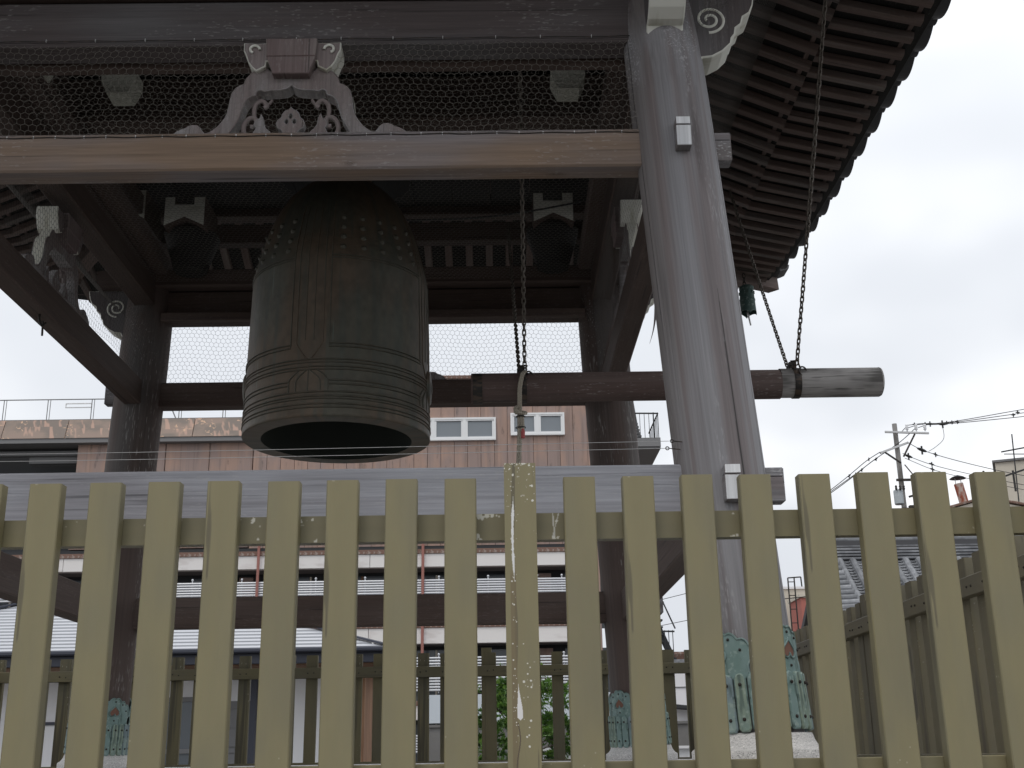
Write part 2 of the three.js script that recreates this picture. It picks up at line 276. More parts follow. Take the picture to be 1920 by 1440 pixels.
function box(x0, x1, y0, y1, z0, z1, c = 0) {   // box with its grain along its longest side
  const dx = x1 - x0, dy = y1 - y0, dz = z1 - z0, cx = (x0 + x1) / 2, cy = (y0 + y1) / 2, cz = (z0 + z1) / 2;
  if (dx >= dy && dx >= dz) return bar(V(x0, cy, cz), V(x1, cy, cz), dz, dy, c);
  if (dy >= dz) return bar(V(cx, y0, cz), V(cx, y1, cz), dx, dz, c, V(0, 0, 1));
  return bar(V(cx, cy, z0), V(cx, cy, z1), dx, dy, c);
}
function rod(a, b, r, seg = 8, r2 = r) { const L = a.distanceTo(b), pts = []; for (let i = 0; i < seg; i++) { const t = i / seg * 2 * Math.PI; pts.push([r * Math.cos(t), r * Math.sin(t)]); } const g = prism(pts, L, 0, 0, r2 / r); const z = b.clone().sub(a).normalize(); return along(g, a, b, Math.abs(z.y) > 0.95 ? V(0, 0, 1) : V(0, 1, 0)); }
function lathe(pts, seg = 48, c = [0, 0, 0], su) { const g = new THREE.LatheGeometry(pts.map(p => new THREE.Vector2(p[0], p[1])), seg); const L = pts.reduce((s, p, i) => i ? s + Math.hypot(p[0] - pts[i - 1][0], p[1] - pts[i - 1][1]) : 0, 0); const u = g.attributes.uv, r = su ?? Math.max(...pts.map(p => p[0])) * 2 * Math.PI; for (let i = 0; i < u.count; i++) u.setXY(i, u.getX(i) * r, u.getY(i) * L); g.translate(...c); return g; }
function tube(pts, r, seg = 40, rad = 6, closed = false) { const c = new THREE.CatmullRomCurve3(pts, closed); const g = new THREE.TubeGeometry(c, seg, r, rad, closed); const L = c.getLength(), u = g.attributes.uv; for (let i = 0; i < u.count; i++) u.setXY(i, u.getY(i) * r * 6.28, u.getX(i) * L); return g; }
function uvMetres(g) { return g; }
// outline pushed to a thickness: faces get material 0, the edge material 1
function cut(pts, t, holes = [], bevel = 0) {
  const s = new THREE.Shape(pts.map(p => new THREE.Vector2(...p))); for (const h of holes) s.holes.push(new THREE.Path(h.map(p => new THREE.Vector2(...p))));
  const g = new THREE.ExtrudeGeometry(s, { depth: t, bevelEnabled: bevel > 0, bevelSize: bevel, bevelThickness: bevel, bevelSegments: 1, curveSegments: 8 }); g.translate(0, 0, -t / 2); return g;
}
function spline(pts, n, closed = false) { return new THREE.CatmullRomCurve3(pts.map(p => V(p[0], p[1], 0)), closed, 'centripetal').getPoints(n).map(p => [p.x, p.y]); }
// hexagonal wire netting: (u, v) in metres are turned into space by f, which may return null where there is none
function netting(W, H, f, r = 0.0008, w = 0.033) {
  const s = w / Math.sqrt(3), P = [], N = [], I = [], jit = rng(91);
  const node = new Map(), pos = (u, v) => { const k = Math.round(u * 2000) + '_' + Math.round(v * 2000); if (!node.has(k)) node.set(k, (u < 0 || u > W || v < 0 || v > H) ? null : f(u + (jit() - 0.5) * 0.0045 + 0.006 * Math.sin(v * 23 + u * 5), v + (jit() - 0.5) * 0.0045 + 0.007 * Math.sin(u * 11))); return node.get(k); };
  const seg = (u0, v0, u1, v1) => {
    const a = pos(u0, v0), b = pos(u1, v1); if (!a || !b) return;
    const d = b.clone().sub(a).normalize(), x = (Math.abs(d.y) > 0.9 ? V(1, 0, 0) : V(0, 1, 0)).cross(d).normalize(), y = d.clone().cross(x), o = P.length / 3;
    for (const p of [a, b]) for (let k = 0; k < 3; k++) { const t = k * 2.0944, n = x.clone().multiplyScalar(Math.cos(t)).addScaledVector(y, Math.sin(t)); P.push(p.x + n.x * r, p.y + n.y * r, p.z + n.z * r); N.push(n.x, n.y, n.z); }
    for (let k = 0; k < 3; k++) { const l = (k + 1) % 3; I.push(o + k, o + l, o + 3 + l, o + k, o + 3 + l, o + 3 + k); }
  };
  const rows = Math.ceil(H / (1.5 * s)) + 1, cols = Math.ceil(W / w) + 1;
  for (let j = 0; j <= rows; j++) for (let i = 0; i <= cols; i++) {
    const cx = w * (i + 0.5 * (j % 2)), cy = 1.5 * s * j;
    seg(cx - w / 2, cy - s / 2, cx - w / 2, cy + s / 2); seg(cx - w / 2, cy - s / 2, cx, cy - s); seg(cx, cy - s, cx + w / 2, cy - s / 2);
  }
  const g = new THREE.BufferGeometry(); g.setAttribute('position', new THREE.Float32BufferAttribute(P, 3)); g.setAttribute('normal', new THREE.Float32BufferAttribute(N, 3)); g.setAttribute('uv', new THREE.BufferAttribute(new Float32Array(P.length / 3 * 2), 2)); g.setIndex(I); return g;
}

// ------------------------------------------------------------------ the setting
{
  const g = new THREE.PlaneGeometry(500, 500); g.rotateX(-Math.PI / 2); const u = g.attributes.uv; for (let i = 0; i < u.count; i++) u.setXY(i, u.getX(i) * 500, u.getY(i) * 500);
  struct('ground', g, M.ground);
  struct('stone_platform', box(-3.95, 2.1, 0, 1.39, -9.15, -2.95, 0.03), M.concrete);
  struct('stone_dais', box(-2.95, 1.25, 1.39, 1.474, -8.2, -3.88, 0.02), M.stone);
}

// ------------------------------------------------------------------ tower measures
const XC = -0.8514, ZC = -6.05, AX = 1.723, AZ = 1.8014, K = 0.0551, RP = 0.165;
const PX = (sx, h) => XC + sx * (AX - K * (h - 1.5)), PZ = (sz, h) => ZC + sz * (AZ - K * (h - 1.5));
const PP = (sx, sz, h) => V(PX(sx, h), h, PZ(sz, h));

const tower = thing('bell_tower', 'dark weathered timber temple bell tower on four leaning round posts under a wide tiled roof', 'bell tower', [XC, 1.474, ZC]);

// posts, their stone bases and verdigris shoes
{
  const H0 = 1.55, H1 = 4.72, L = PP(1, 1, H0).distanceTo(PP(1, 1, H1));
  const prof = [[RP, 0], [RP, L * 0.2], [RP, L * 0.4], [RP, L * 0.6], [RP * 0.995, L * 0.8], [RP * 0.985, L * 0.86]];
  for (let i = 1; i <= 6; i++) { const t = i / 6; prof.push([RP * (0.985 - 0.24 * (1 - Math.cos(t * Math.PI / 2))), L * (0.86 + 0.13 * Math.sin(t * Math.PI / 2))]); }
  prof.push([0.001, L * 0.992]);
  const stoneG = lathe([[0.001, 1.474], [0.222, 1.474], [0.226, 1.478], [0.226, 1.508], [0.222, 1.513], [0.21, 1.52], [0.2, 1.532], [0.193, 1.545], [0.189, 1.558], [0.186, 1.566], [0.001, 1.566]], 56); recentreGeo(stoneG);
  // one strip of the shoe's lower fringe, rounded at both ends, with its two bolts
  const stripPts = [], sw = 0.0205, sh0 = 1.566, sh1 = 1.748;
  for (let i = 0; i <= 8; i++) { const t = Math.PI * i / 8; stripPts.push([sw * Math.cos(t), sh1 - sw + sw * Math.sin(t)]); }
  stripPts.push([-sw, sh0 + 0.008], [-sw + 0.008, sh0], [sw - 0.008, sh0], [sw, sh0 + 0.008]);
  const strip = cut(stripPts.map(([x, y]) => [x * 0.78, y]), 0.008, [], 0.0045);
  const bolt = y => { const b = new THREE.SphereGeometry(0.0062, 8, 6); b.scale(1, 1, 0.8); b.translate(0, y, 0.0085); return b; };
  const stripG = norm(strip), boltG = mergeGeometries([norm(bolt(1.715)), norm(bolt(1.602))]);
  for (const g of [stripG, boltG]) { g.translate(0, -1.65, 0); g.userData.shared = true; }
  // one of the four petals: a curved sheet with a lobed top; the side joints leave a round gap
  const petal = (r, rot) => {
    const P = [], U = [], n = 44, A = Math.PI / 4 - 0.012, thick = 0.006;
    const top = t => { const a = Math.abs(t); return 1.815 + 0.088 * Math.pow(1 - Math.min(1, a / 0.98), 0.55) - 0.02 * 0 + 0.012 * Math.abs(Math.sin(a * 3.3 * Math.PI / 1.0)); };
    const edge = h => { const d = Math.abs(h - 1.765); return d < 0.036 ? Math.sqrt(0.036 * 0.036 - d * d) / r * 0.8 : 0; };
    const rows = 22, pt = (t, k, rr) => { const h = 1.735 + (top(t) - 1.735) * k / rows, a = t * (A - edge(h)) + rot; return [rr * Math.sin(a), h, rr * Math.cos(a), a * r, h]; };
    const quad = (a, b, c, d) => { for (const q of [a, b, c, a, c, d]) { P.push(q[0], q[1], q[2]); U.push(q[3], q[4]); } };
    for (const rr of [r, r + thick]) for (let i = 0; i < n; i++) for (let k = 0; k < rows; k++) { const t0 = -1 + 2 * i / n, t1 = -1 + 2 * (i + 1) / n; const q = [pt(t0, k, rr), pt(t1, k, rr), pt(t1, k + 1, rr), pt(t0, k + 1, rr)]; rr === r ? quad(q[3], q[2], q[1], q[0]) : quad(...q); }
    const g = new THREE.BufferGeometry(); g.setAttribute('position', new THREE.Float32BufferAttribute(P, 3)); g.setAttribute('uv', new THREE.Float32BufferAttribute(U, 2)); g.computeVertexNormals();
    const rimPts = []; for (let i = 0; i <= 40; i++) { const q = pt(-1 + i / 20, rows, r + 0.005); rimPts.push(V(q[0], q[1] - 0.003, q[2])); }
    const side = s => { const l = []; for (let k = 0; k <= rows; k++) { const q = pt(s, k, r + 0.005); l.push(V(q[0], q[1], q[2])); } return tube(l, 0.0042, 30, 6); };
    const heart = [], hp = (x, y) => { const a = rot + x / r, rr = r + 0.0075; return V(rr * Math.sin(a), y, rr * Math.cos(a)); };
    for (let i = 0; i < 28; i++) { const a = i / 28 * 2 * Math.PI; heart.push([0.0022 * 16 * Math.pow(Math.sin(a), 3) * 0.8, 0.0019 * (13 * Math.cos(a) - 5 * Math.cos(2 * a) - 2 * Math.cos(3 * a) - Math.cos(4 * a)) + 1.825]); }
    const hr = tube(heart.map(p => hp(p[0] * 1.25, 1.825 + (p[1] - 1.825) * -1.2)), 0.004, 48, 6, true);
    const bolts = [[0, 1.885], [-0.05, 1.868], [0.05, 1.868], [0, 1.772], [-0.085, 1.83], [0.085, 1.83]].map(([x, y]) => { const b = new THREE.SphereGeometry(0.005, 8, 6); const c = hp(x, y); b.translate(c.x, c.y, c.z); return b; });
    // the wood that shows through the heart
    const hs = new THREE.ShapeGeometry(new THREE.Shape(heart.map(p => new THREE.Vector2(p[0], 1.825 + (p[1] - 1.825) * -1)))); const q = hs.attributes.position; for (let i = 0; i < q.count; i++) { const c = hp(q.getX(i), q.getY(i)); q.setXYZ(i, c.x, c.y, c.z); } hs.computeVertexNormals();
    return { sheet: [g, tube(rimPts, 0.0045, 60, 6), side(-1), side(1), hr], bolts, heart: hs };
  };
  const petals = [0, 1, 2, 3].map(i => petal(RP + 0.007, Math.PI / 4 + i * Math.PI / 2));
  const sheetG = mergeGeometries(petals.flatMap(p => p.sheet).map(norm)), heartGs = petals.map(p => norm(p.heart)), pbG = mergeGeometries(petals.flatMap(p => p.bolts).map(norm));
  for (const g of [sheetG, ...heartGs, pbG]) { g.translate(0, -1.65, 0); g.userData.shared = true; }
  const shoeWood = wood(woodTex([0.28, 0.13, 0.08], [0.2, 0.1, 0.07], 0.4, 19, 0, 128, 256));
  for (const sx of [-1, 1]) for (const sz of [-1, 1]) {
    const pg = lathe(prof, 56); const uv = pg.attributes.uv, off = R0() * 3; for (let i = 0; i < uv.count; i++) uv.setXY(i, uv.getX(i) + off, uv.getY(i) + off);
    along(pg.rotateX(Math.PI / 2), PP(sx, sz, H0), PP(sx, sz, H1), V(0, 0, 1));
    part(tower, 'post', pg, sz > 0 ? M.post : M.postShaded);
    put(tower, 'base_stone', stoneG, M.stone, [PX(sx, 1.52), 1.474 + 0.046, PZ(sz, 1.52)]);
    const c = PP(sx, sz, 1.65), tilt = [-sz * K, 0, sx * K];
    const shoe = put(tower, 'post_shoe', sheetG, M.verdi[0], [c.x, c.y, c.z], tilt, 'verdigris bronze shoe with heart shaped openings');
    const add = (n, g, m, pos = [0, 0, 0], rot = [0, 0, 0]) => { const k = shade(new THREE.Mesh(g, m)); k.name = n; k.position.set(...pos); k.rotation.set(...rot); shoe.add(k); return k; };
    for (const hg of heartGs) add('heart_opening', hg, shoeWood); add('bolts', pbG, M.iron).userData.kind = 'stuff';
    const n = 26, rr = rng(300 + sx * 2 + sz);
    for (let i = 0; i < n; i++) {
      const a = (i + 0.5) / n * 2 * Math.PI, r = RP + 0.0205;
      const st = add('shoe_strip', stripG, M.verdi[Math.floor(rr() * 3)], [r * Math.sin(a), 0, r * Math.cos(a)], [0, a, 0]);
      st.rotation.order = 'YXZ'; st.rotation.x = -0.03 + rr() * 0.02; st.rotation.z = (rr() - 0.5) * 0.02;
    }
    const allB = []; for (let i = 0; i < n; i++) { const a = (i + 0.5) / n * 2 * Math.PI, r = RP + 0.0225; const b = boltG.clone(); b.rotateY(a); b.translate(r * Math.sin(a), 0, r * Math.cos(a)); allB.push(b); }
    const sb = mergeGeometries(allB); sb.userData.shared = true; add('bolts', sb, M.iron).userData.kind = 'stuff';
  }
}
function recentreGeo(g) { g.computeBoundingBox(); const c = g.boundingBox.getCenter(V(0, 0, 0)); g.translate(-c.x, -c.y, -c.z); g.userData.shared = true; return g; }

// tie beams: a low ring and an upper ring, tenons through the posts with wedges
function tieRing(h0, h1, t, mf, ms, drop) {
  const hm = (h0 + h1) / 2, h = h1 - h0;
  for (const sz of [1, -1]) {
    const z = PZ(sz, hm);
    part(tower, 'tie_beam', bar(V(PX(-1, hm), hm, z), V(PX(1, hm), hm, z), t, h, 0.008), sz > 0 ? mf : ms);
    for (const sx of [-1, 1]) {
      const x = PX(sx, hm), e = x + sx * 0.22, th = 0.128, ty = h1 - 0.012 - th / 2, w = 0.07;
      part(tower, 'tenon', bar(V(x, ty - 0.018, z), V(e, ty - 0.018, z), w, th - 0.036, 0.003), M.post);
      part(tower, 'wedge', bar(V(x, ty + 0.047, z), V(e, ty + 0.047, z), w - 0.002, 0.034, 0.003), M.post);
      part(tower, 'tenon_end', bar(V(e - sx * 0.002, ty, z), V(e + sx * 0.004, ty, z), w - 0.006, th - 0.006, 0.001), M.post);
    }
  }
  for (const sx of [1, -1]) {
    const x = PX(sx, hm);
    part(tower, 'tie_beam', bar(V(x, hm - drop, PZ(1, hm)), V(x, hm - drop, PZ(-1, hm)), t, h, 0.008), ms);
    for (const sz of [-1, 1]) {
      const z = PZ(sz, hm), e = z + sz * 0.215, th = 0.128, ty = h1 - 0.04 - th / 2, w = 0.06;
      part(tower, 'tenon', bar(V(x, ty - 0.018, z), V(x, ty - 0.018, e), w, th - 0.036, 0.003), M.post);
      part(tower, 'wedge', bar(V(x, ty + 0.047, z), V(x, ty + 0.047, e), w - 0.002, 0.034, 0.003), M.post);
      part(tower, 'tenon_end', bar(V(x, ty - 0.019, e - sz * 0.002), V(x, ty - 0.019, e + sz * 0.004), w - 0.004, th - 0.042, 0.001), M.endGrain, 'pale weathered tenon end');
      part(tower, 'wedge_end', bar(V(x, ty + 0.047, e - sz * 0.002), V(x, ty + 0.047, e + sz * 0.004), w - 0.006, 0.03, 0.001), M.endGrain);
    }
  }
}
tieRing(2.325, 2.52, 0.115, M.lowBeam, M.inner, 0.006);
tieRing(3.785, 3.955, 0.115, M.brown, M.inner, 0.006);

// head beams, wall plates, carved noses
const HB0 = 4.385, HB1 = 4.6, HBM = 4.49;
const nosePts = [[0.0, 4.60], [0.0, 4.388], [0.10, 4.386], [0.125, 4.33], [0.15, 4.275], [0.162, 4.3], [0.205, 4.305], [0.25, 4.33], [0.285, 4.365], [0.29, 4.39], [0.305, 4.41], [0.31, 4.44], [0.335, 4.46], [0.345, 4.495], [0.375, 4.515], [0.39, 4.55], [0.4, 4.60]];
{
  // the nose in its own axes: x outwards, y up, thickness along z; a faint ridge along the underside
  const noseG = recentreY(cut(nosePts.slice().reverse(), 0.14, [], 0.006));
  const sp = []; for (let i = 0; i <= 60; i++) { const t = i / 60, a = 2.6 + t * 2 * Math.PI * 1.85, r = 0.012 + 0.056 * t; sp.push(V(0.205 + r * Math.cos(a), 4.478 - r * Math.sin(a) * 0.95, 0)); }
  const spiral = s => { const g = tube(sp, 0.0065, 140, 6); g.scale(1, 1, 0.5); g.translate(0, 0, s * 0.077); return g; };
  const spiralG = recentreY(mergeGeometries([spiral(1), spiral(-1)].map(norm)));
  function recentreY(g) { g.translate(0, -HBM, 0); g.userData.shared = true; return g; }
  for (const sx of [-1, 1]) for (const sz of [-1, 1]) for (const dir of ['x', 'z']) {
    const p = PP(sx, sz, HBM), rot = dir === 'x' ? (sx > 0 ? 0 : Math.PI) : (sz > 0 ? -Math.PI / 2 : Math.PI / 2);
    const n = put(tower, 'carved_nose', noseG, [M.topBeam, M.white], [p.x, p.y + (dir === 'z' ? 0.095 : 0), p.z], [0, rot, 0], 'carved beam nose with white painted scroll and edges');
    const s = shade(new THREE.Mesh(spiralG, M.white)); s.name = 'scroll_line'; n.add(s);
  }
  for (const sz of [1, -1]) {
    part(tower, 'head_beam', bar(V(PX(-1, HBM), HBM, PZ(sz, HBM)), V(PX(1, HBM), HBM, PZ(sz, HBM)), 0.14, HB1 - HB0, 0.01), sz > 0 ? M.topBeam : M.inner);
    part(tower, 'wall_plate', bar(V(PX(-1, 4.66) - 0.34, 4.665, PZ(sz, 4.6)), V(PX(1, 4.66) + 0.34, 4.665, PZ(sz, 4.6)), 0.3, 0.124, 0.01), M.inner);
    part(tower, 'net_batten', bar(V(PX(-1, 4.4) + 0.12, HB0 + 0.008, PZ(sz, 4.4) - sz * 0.105), V(PX(1, 4.4) - 0.12, HB0 + 0.008, PZ(sz, 4.4) - sz * 0.105), 0.05, 0.06, 0.004), M.inner);
  }
  for (const sx of [1, -1]) {
    part(tower, 'head_beam', bar(V(PX(sx, HBM), HBM + 0.085, PZ(1, HBM)), V(PX(sx, HBM), HBM + 0.085, PZ(-1, HBM)), 0.14, HB1 - HB0 - 0.004, 0.01), M.inner);
    part(tower, 'wall_plate', bar(V(PX(sx, 4.6), 4.75, PZ(1, 4.66) + 0.34), V(PX(sx, 4.6), 4.75, PZ(-1, 4.66) - 0.34), 0.294, 0.116, 0.01), M.inner);
  }
}

// frog-leg struts on the upper tie beams
{
  const ux = 0.00055, uy = 0.00071, X0 = 965, Y0 = 672, T = ([x, y]) => [(x - X0) * ux, (Y0 - y) * uy];
  const left = [[78, 676], [90, 655], [120, 635], [150, 622], [180, 615], [205, 600], [235, 594], [265, 596], [290, 612], [305, 632], [325, 650], [360, 645], [400, 622], [430, 600], [460, 567], [480, 540], [495, 500], [500, 470], [508, 420], [520, 380], [545, 350], [575, 333], [605, 325], [612, 305], [625, 282], [660, 248], [700, 228], [735, 222], [775, 226], [810, 250], [845, 290], [900, 290]];
  const out = [...left, ...left.slice().reverse().map(([x, y]) => [1930 - x, y])];
  const hl = [[500, 660], [545, 600], [575, 555], [595, 500], [612, 455], [640, 420], [672, 405], [693, 400], [698, 382], [715, 368], [742, 368], [760, 376], [800, 370], [860, 368], [910, 362], [940, 352], [965, 334]];
  const hole = [...hl, ...hl.slice(0, -1).reverse().map(([x, y]) => [1930 - x, y])];
  const rimHole = [...hole.map(T).map(p => V(p[0], p[1], 0.034))];
  const strutG = cut(out.map(T).reverse(), 0.062, [hole.map(T)], 0.003);
  const ribbon = (pts, t) => { const P = [], I = []; pts.forEach(([x, y], i) => { P.push(x, y, -t / 2, x, y, t / 2); if (i) { const o = i * 2; I.push(o - 2, o - 1, o + 1, o - 2, o + 1, o); } }); const g = new THREE.BufferGeometry(); g.setAttribute('position', new THREE.Float32BufferAttribute(P, 3)); g.setIndex(I); g.computeVertexNormals(); return g; };
  const cx0 = 0, cy0 = 0.12, edgeG = norm(ribbon(out.slice(1, -1).map(T).map(([x, y]) => { const d = Math.hypot(x, y - cy0); return [x + x / d * 0.006, y + (y - cy0) / d * 0.006]; }), 0.055));
  const rimG = tube(rimHole, 0.0035, 120, 5);
  const tre = []; for (let i = 0; i < 40; i++) { const a = i / 40 * 2 * Math.PI, l = 1 + 0.16 * Math.cos(3 * (a - Math.PI / 2)); tre.push([965 + 88 * l * Math.cos(a), 570 - 78 * l * Math.sin(a)]); }
  const trefoil = [[905, 668], [918, 645], [900, 625], [872, 610], [860, 585], [872, 560], [897, 545], [905, 520], [925, 500], [950, 492], [965, 478], [980, 492], [1005, 500], [1025, 520], [1033, 545], [1058, 560], [1070, 585], [1058, 610], [1030, 625], [1012, 645], [1025, 668]];
  const tholes = [[965, 535], [935, 570], [993, 570]].map(([cx, cy]) => { const l = []; for (let i = 0; i < 12; i++) { const a = i / 12 * 2 * Math.PI; l.push([cx + 19 * Math.cos(a), cy + 20 * Math.sin(a)]); } return l.map(T); });
  const scroll = s => {
    const m = p => T([s > 0 ? 1930 - p[0] : p[0], p[1]]), tb = (pts, r, n = 50) => tube(pts.map(p => { const q = m(p); return V(q[0], q[1], 0); }), r, n, 7);
    const leaf = [[700, 668], [690, 640], [712, 610], [690, 590], [705, 560], [735, 545], [740, 518], [755, 545], [760, 585], [780, 615], [810, 635], [830, 668]].map(m);
    return [tb([[690, 660], [640, 660], [612, 625], [612, 575], [650, 535], [690, 535], [705, 560], [690, 590], [660, 590]], 0.011), tb([[690, 540], [680, 490], [695, 440], [735, 420], [765, 435], [775, 455], [755, 468]], 0.01), tb([[755, 455], [790, 440], [815, 412]], 0.006, 12), norm(cut(s > 0 ? leaf : leaf.slice().reverse(), 0.03, [], 0.003))];
  };
  const carveG = mergeGeometries([norm(cut(trefoil.map(T).reverse(), 0.035, tholes, 0.003)), ...scroll(-1).map(norm), ...scroll(1).map(norm)]);
  // bearing block and its two white arms
  const upper = cut([[-0.099, 0.352], [0.099, 0.352], [0.104, 0.43], [-0.104, 0.43]], 0.16, [], 0.003), lower = cut([[-0.073, 0.272], [0.073, 0.272], [0.082, 0.3], [0.1, 0.35], [-0.1, 0.35], [-0.082, 0.3]], 0.15, [], 0.003);
  const armL = [[798, 75], [700, 78], [602, 74], [603, 120], [622, 150], [640, 195], [668, 228], [700, 250], [760, 225], [765, 190], [798, 188]].map(T);
  const armR = armL.map(([x, y]) => [-x, y]).reverse();
  const curl = s => { const l = []; for (let i = 0; i <= 30; i++) { const t = i / 30, a = t * 4.4, r = 0.024 * (1 - 0.45 * t); l.push(V(s * (-0.158 + r * Math.cos(a)), 0.39 + r * Math.sin(a), 0.064)); } return tube(l, 0.006, 40, 6); };
  carveG.translate(0, 0, 0.008);
  const geos = { edgeG, strutG, rimG, carveG, upper, lower, armL: cut(armL.slice().reverse(), 0.11, [], 0.004), armR: cut(armR.slice().reverse(), 0.11, [], 0.004), curlG: mergeGeometries([curl(1), curl(-1)].map(norm)) };
  for (const g of Object.values(geos)) g.userData.shared = true;
  for (const [x, z, rot] of [[XC, PZ(1, 4.1) - 0.0, 0], [XC, PZ(-1, 4.1), Math.PI], [PX(1, 4.1), ZC, Math.PI / 2], [PX(-1, 4.1), ZC, -Math.PI / 2]]) {
    const s = put(tower, 'frog_leg_strut', geos.strutG, M.carved, [x, 3.955, z], [0, rot, 0], 'carved grey frog-leg strut with white edges');
    const add = (n, g, m) => { const k = shade(new THREE.Mesh(g, m)); k.name = n; s.add(k); };
    add('white_edge', geos.edgeG, M.white); add('moulding', geos.rimG, M.carved); add('carving', geos.carveG, M.carved); add('bearing_block', geos.upper, M.reddish); add('bearing_block_foot', geos.lower, M.reddish);
    add('bracket_arm', geos.armL, [M.carved, M.white]); add('bracket_arm', geos.armR, [M.carved, M.white]); add('curl_line', geos.curlG, M.white);
  }
}

// roof: two tiers of rafters on every side that shows, boards, eave tiles, hips
const HX = 3.06, HZ = 3.15, KIOI = 0.48;
const lift = (s, Hs, o, Ho) => 0.16 * Math.pow(Math.abs(s / Hs), 4) * clamp((o - 1.4) / (Ho - 1.4));
const flyY = e => 5.05 + 0.24 * e, baseY = e => 5.09 + 0.43 * (e - KIOI);
const sides = { right: [1, 0, HX, HZ], left: [-1, 0, HX, HZ], back: [0, -1, HZ, HX], front: [0, 1, HZ, HX] };
const at = ([dx, dz], o, s, y) => V(XC + dx * o - dz * s, y, ZC + dz * o + dx * s);
{
  const sp = 0.157, rr = rng(77);
  for (const [nm, S] of Object.entries(sides)) {
    const [, , Ho, Hs] = S, hip = s => Math.abs(s) - Hs + Ho;
    if (nm !== 'front') {
      const n = Math.floor(Hs / sp - 0.3), w = 0.054, h = 0.045;
      for (let i = -n; i <= n; i++) {
        const s = i * sp + (rr() - 0.5) * 0.006, mt = M.rafter[Math.floor(rr() * 3)], q = (o, y) => at(S, o, s, y + lift(s, Hs, o, Ho) + (rr() - 0.5) * 0.003);
        const oi = Math.max(0.25, hip(s) + 0.05);
        if (oi < Ho - KIOI - 0.06) { const oe = Ho - KIOI + 0.02; part(tower, 'base_rafter', bar(q(oi, baseY(Ho - oi) + 0.025 + h / 2), q(oe, baseY(Ho - oe) + 0.025 + h / 2), w, h, 0.004), mt); }
        const fi = Math.max(Ho - KIOI - 0.12, hip(s) + 0.05);
        if (fi < Ho - 0.04) part(tower, 'flying_rafter', bar(q(fi, flyY(Ho - fi) + 0.024 + h / 2), q(Ho, flyY(0) + 0.024 + h / 2), w, h, 0.004), mt);
      }
    }
    // boards over the rafters and the tiled body of the roof above them
    const sheet = (o0, o1, fy, no) => {
      const P = [], U = [], ns = 32, pt = (a, b) => { const o = lerp(o0, o1, a / no), m = Math.max(0, o - Ho + Hs), s = lerp(-m, m, b / ns), p = at(S, o, s, fy(Ho - o) + lift(s, Hs, o, Ho)); return [p.x, p.y, p.z, o, s]; };
      for (let a = 0; a < no; a++) for (let b = 0; b < ns; b++) for (const [i, j] of [[0, 0], [1, 0], [1, 1], [0, 0], [1, 1], [0, 1]]) { const q = pt(a + i, b + j); P.push(q[0], q[1], q[2]); U.push(q[3], q[4]); }
      const g = new THREE.BufferGeometry(); g.setAttribute('position', new THREE.Float32BufferAttribute(P, 3)); g.setAttribute('uv', new THREE.Float32BufferAttribute(U, 2)); g.computeVertexNormals(); return g;
    };
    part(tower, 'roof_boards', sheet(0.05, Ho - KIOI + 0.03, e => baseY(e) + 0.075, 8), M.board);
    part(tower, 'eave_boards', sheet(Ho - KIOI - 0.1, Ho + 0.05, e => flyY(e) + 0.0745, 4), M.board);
    part(tower, 'tile_roof', sheet(0.02, Ho + 0.1, e => flyY(e) + 0.15 + 0.33 * Math.max(0, e - 0.1), 10), M.tileDark);
    // battens along the eave: the step between the tiers and the fascia
    const run = (o, y, w, h, nseg = 16) => { const l = []; const m = o - Ho + Hs; for (let i = 0; i < nseg; i++) { const s0 = lerp(-m, m, i / nseg), s1 = lerp(-m, m, (i + 1) / nseg); l.push(bar(at(S, o, s0, y + lift(s0, Hs, o, Ho)), at(S, o, s1, y + lift(s1, Hs, o, Ho)), w, h, 0)); } return l; };
    part(tower, 'eave_step_beam', run(Ho - KIOI - 0.0, baseY(KIOI) + 0.1, 0.05, 0.05), M.rafter[0]);
    part(tower, 'eave_fascia', run(Ho - 0.005, flyY(0) + 0.107, 0.06, 0.06), M.rafter[1]);
    if (nm !== 'front') {
      // hanging edge tiles: shallow crescents with a round cap at every joint
      const cres = []; for (let i = 0; i <= 10; i++) { const t = -1 + i / 5; cres.push([0.145 * t, -0.062 * (1 - t * t) - 0.012]); } for (let i = 10; i >= 0; i--) { const t = -1 + i / 5; cres.push([0.145 * t, -0.035 * (1 - t * t) + 0.022]); }
      const tg = cut(cres, 0.17); tg.userData.shared = true;
      const cg = new THREE.CylinderGeometry(0.062, 0.062, 0.16, 20); cg.rotateX(Math.PI / 2); cg.userData.shared = true;
      const nt = Math.floor(2 * (Hs + 0.1) / 0.3), ry = Math.atan2(S[0], S[1]);
      for (let i = 0; i <= nt; i++) {
        const s = (i - nt / 2) * 0.3, o = Ho + 0.06, slope = Math.atan(0.16 * 4 * s ** 3 / Hs ** 4) * 1;
        const p = at(S, o, s, flyY(0) + 0.19 + lift(s, Hs, Ho, Ho));
        const t = put(tower, 'eave_tile', tg, M.tileDark, [p.x, p.y, p.z], [0, ry, 0]); t.rotation.order = 'YXZ'; t.rotation.z = slope;
        if (i < nt) { const c = at(S, o + 0.01, s + 0.15, flyY(0) + 0.215 + lift(s + 0.15, Hs, Ho, Ho)); put(tower, 'eave_cap', cg, M.tileDark, [c.x, c.y, c.z], [0, ry, 0]); }
      }
    }
  }
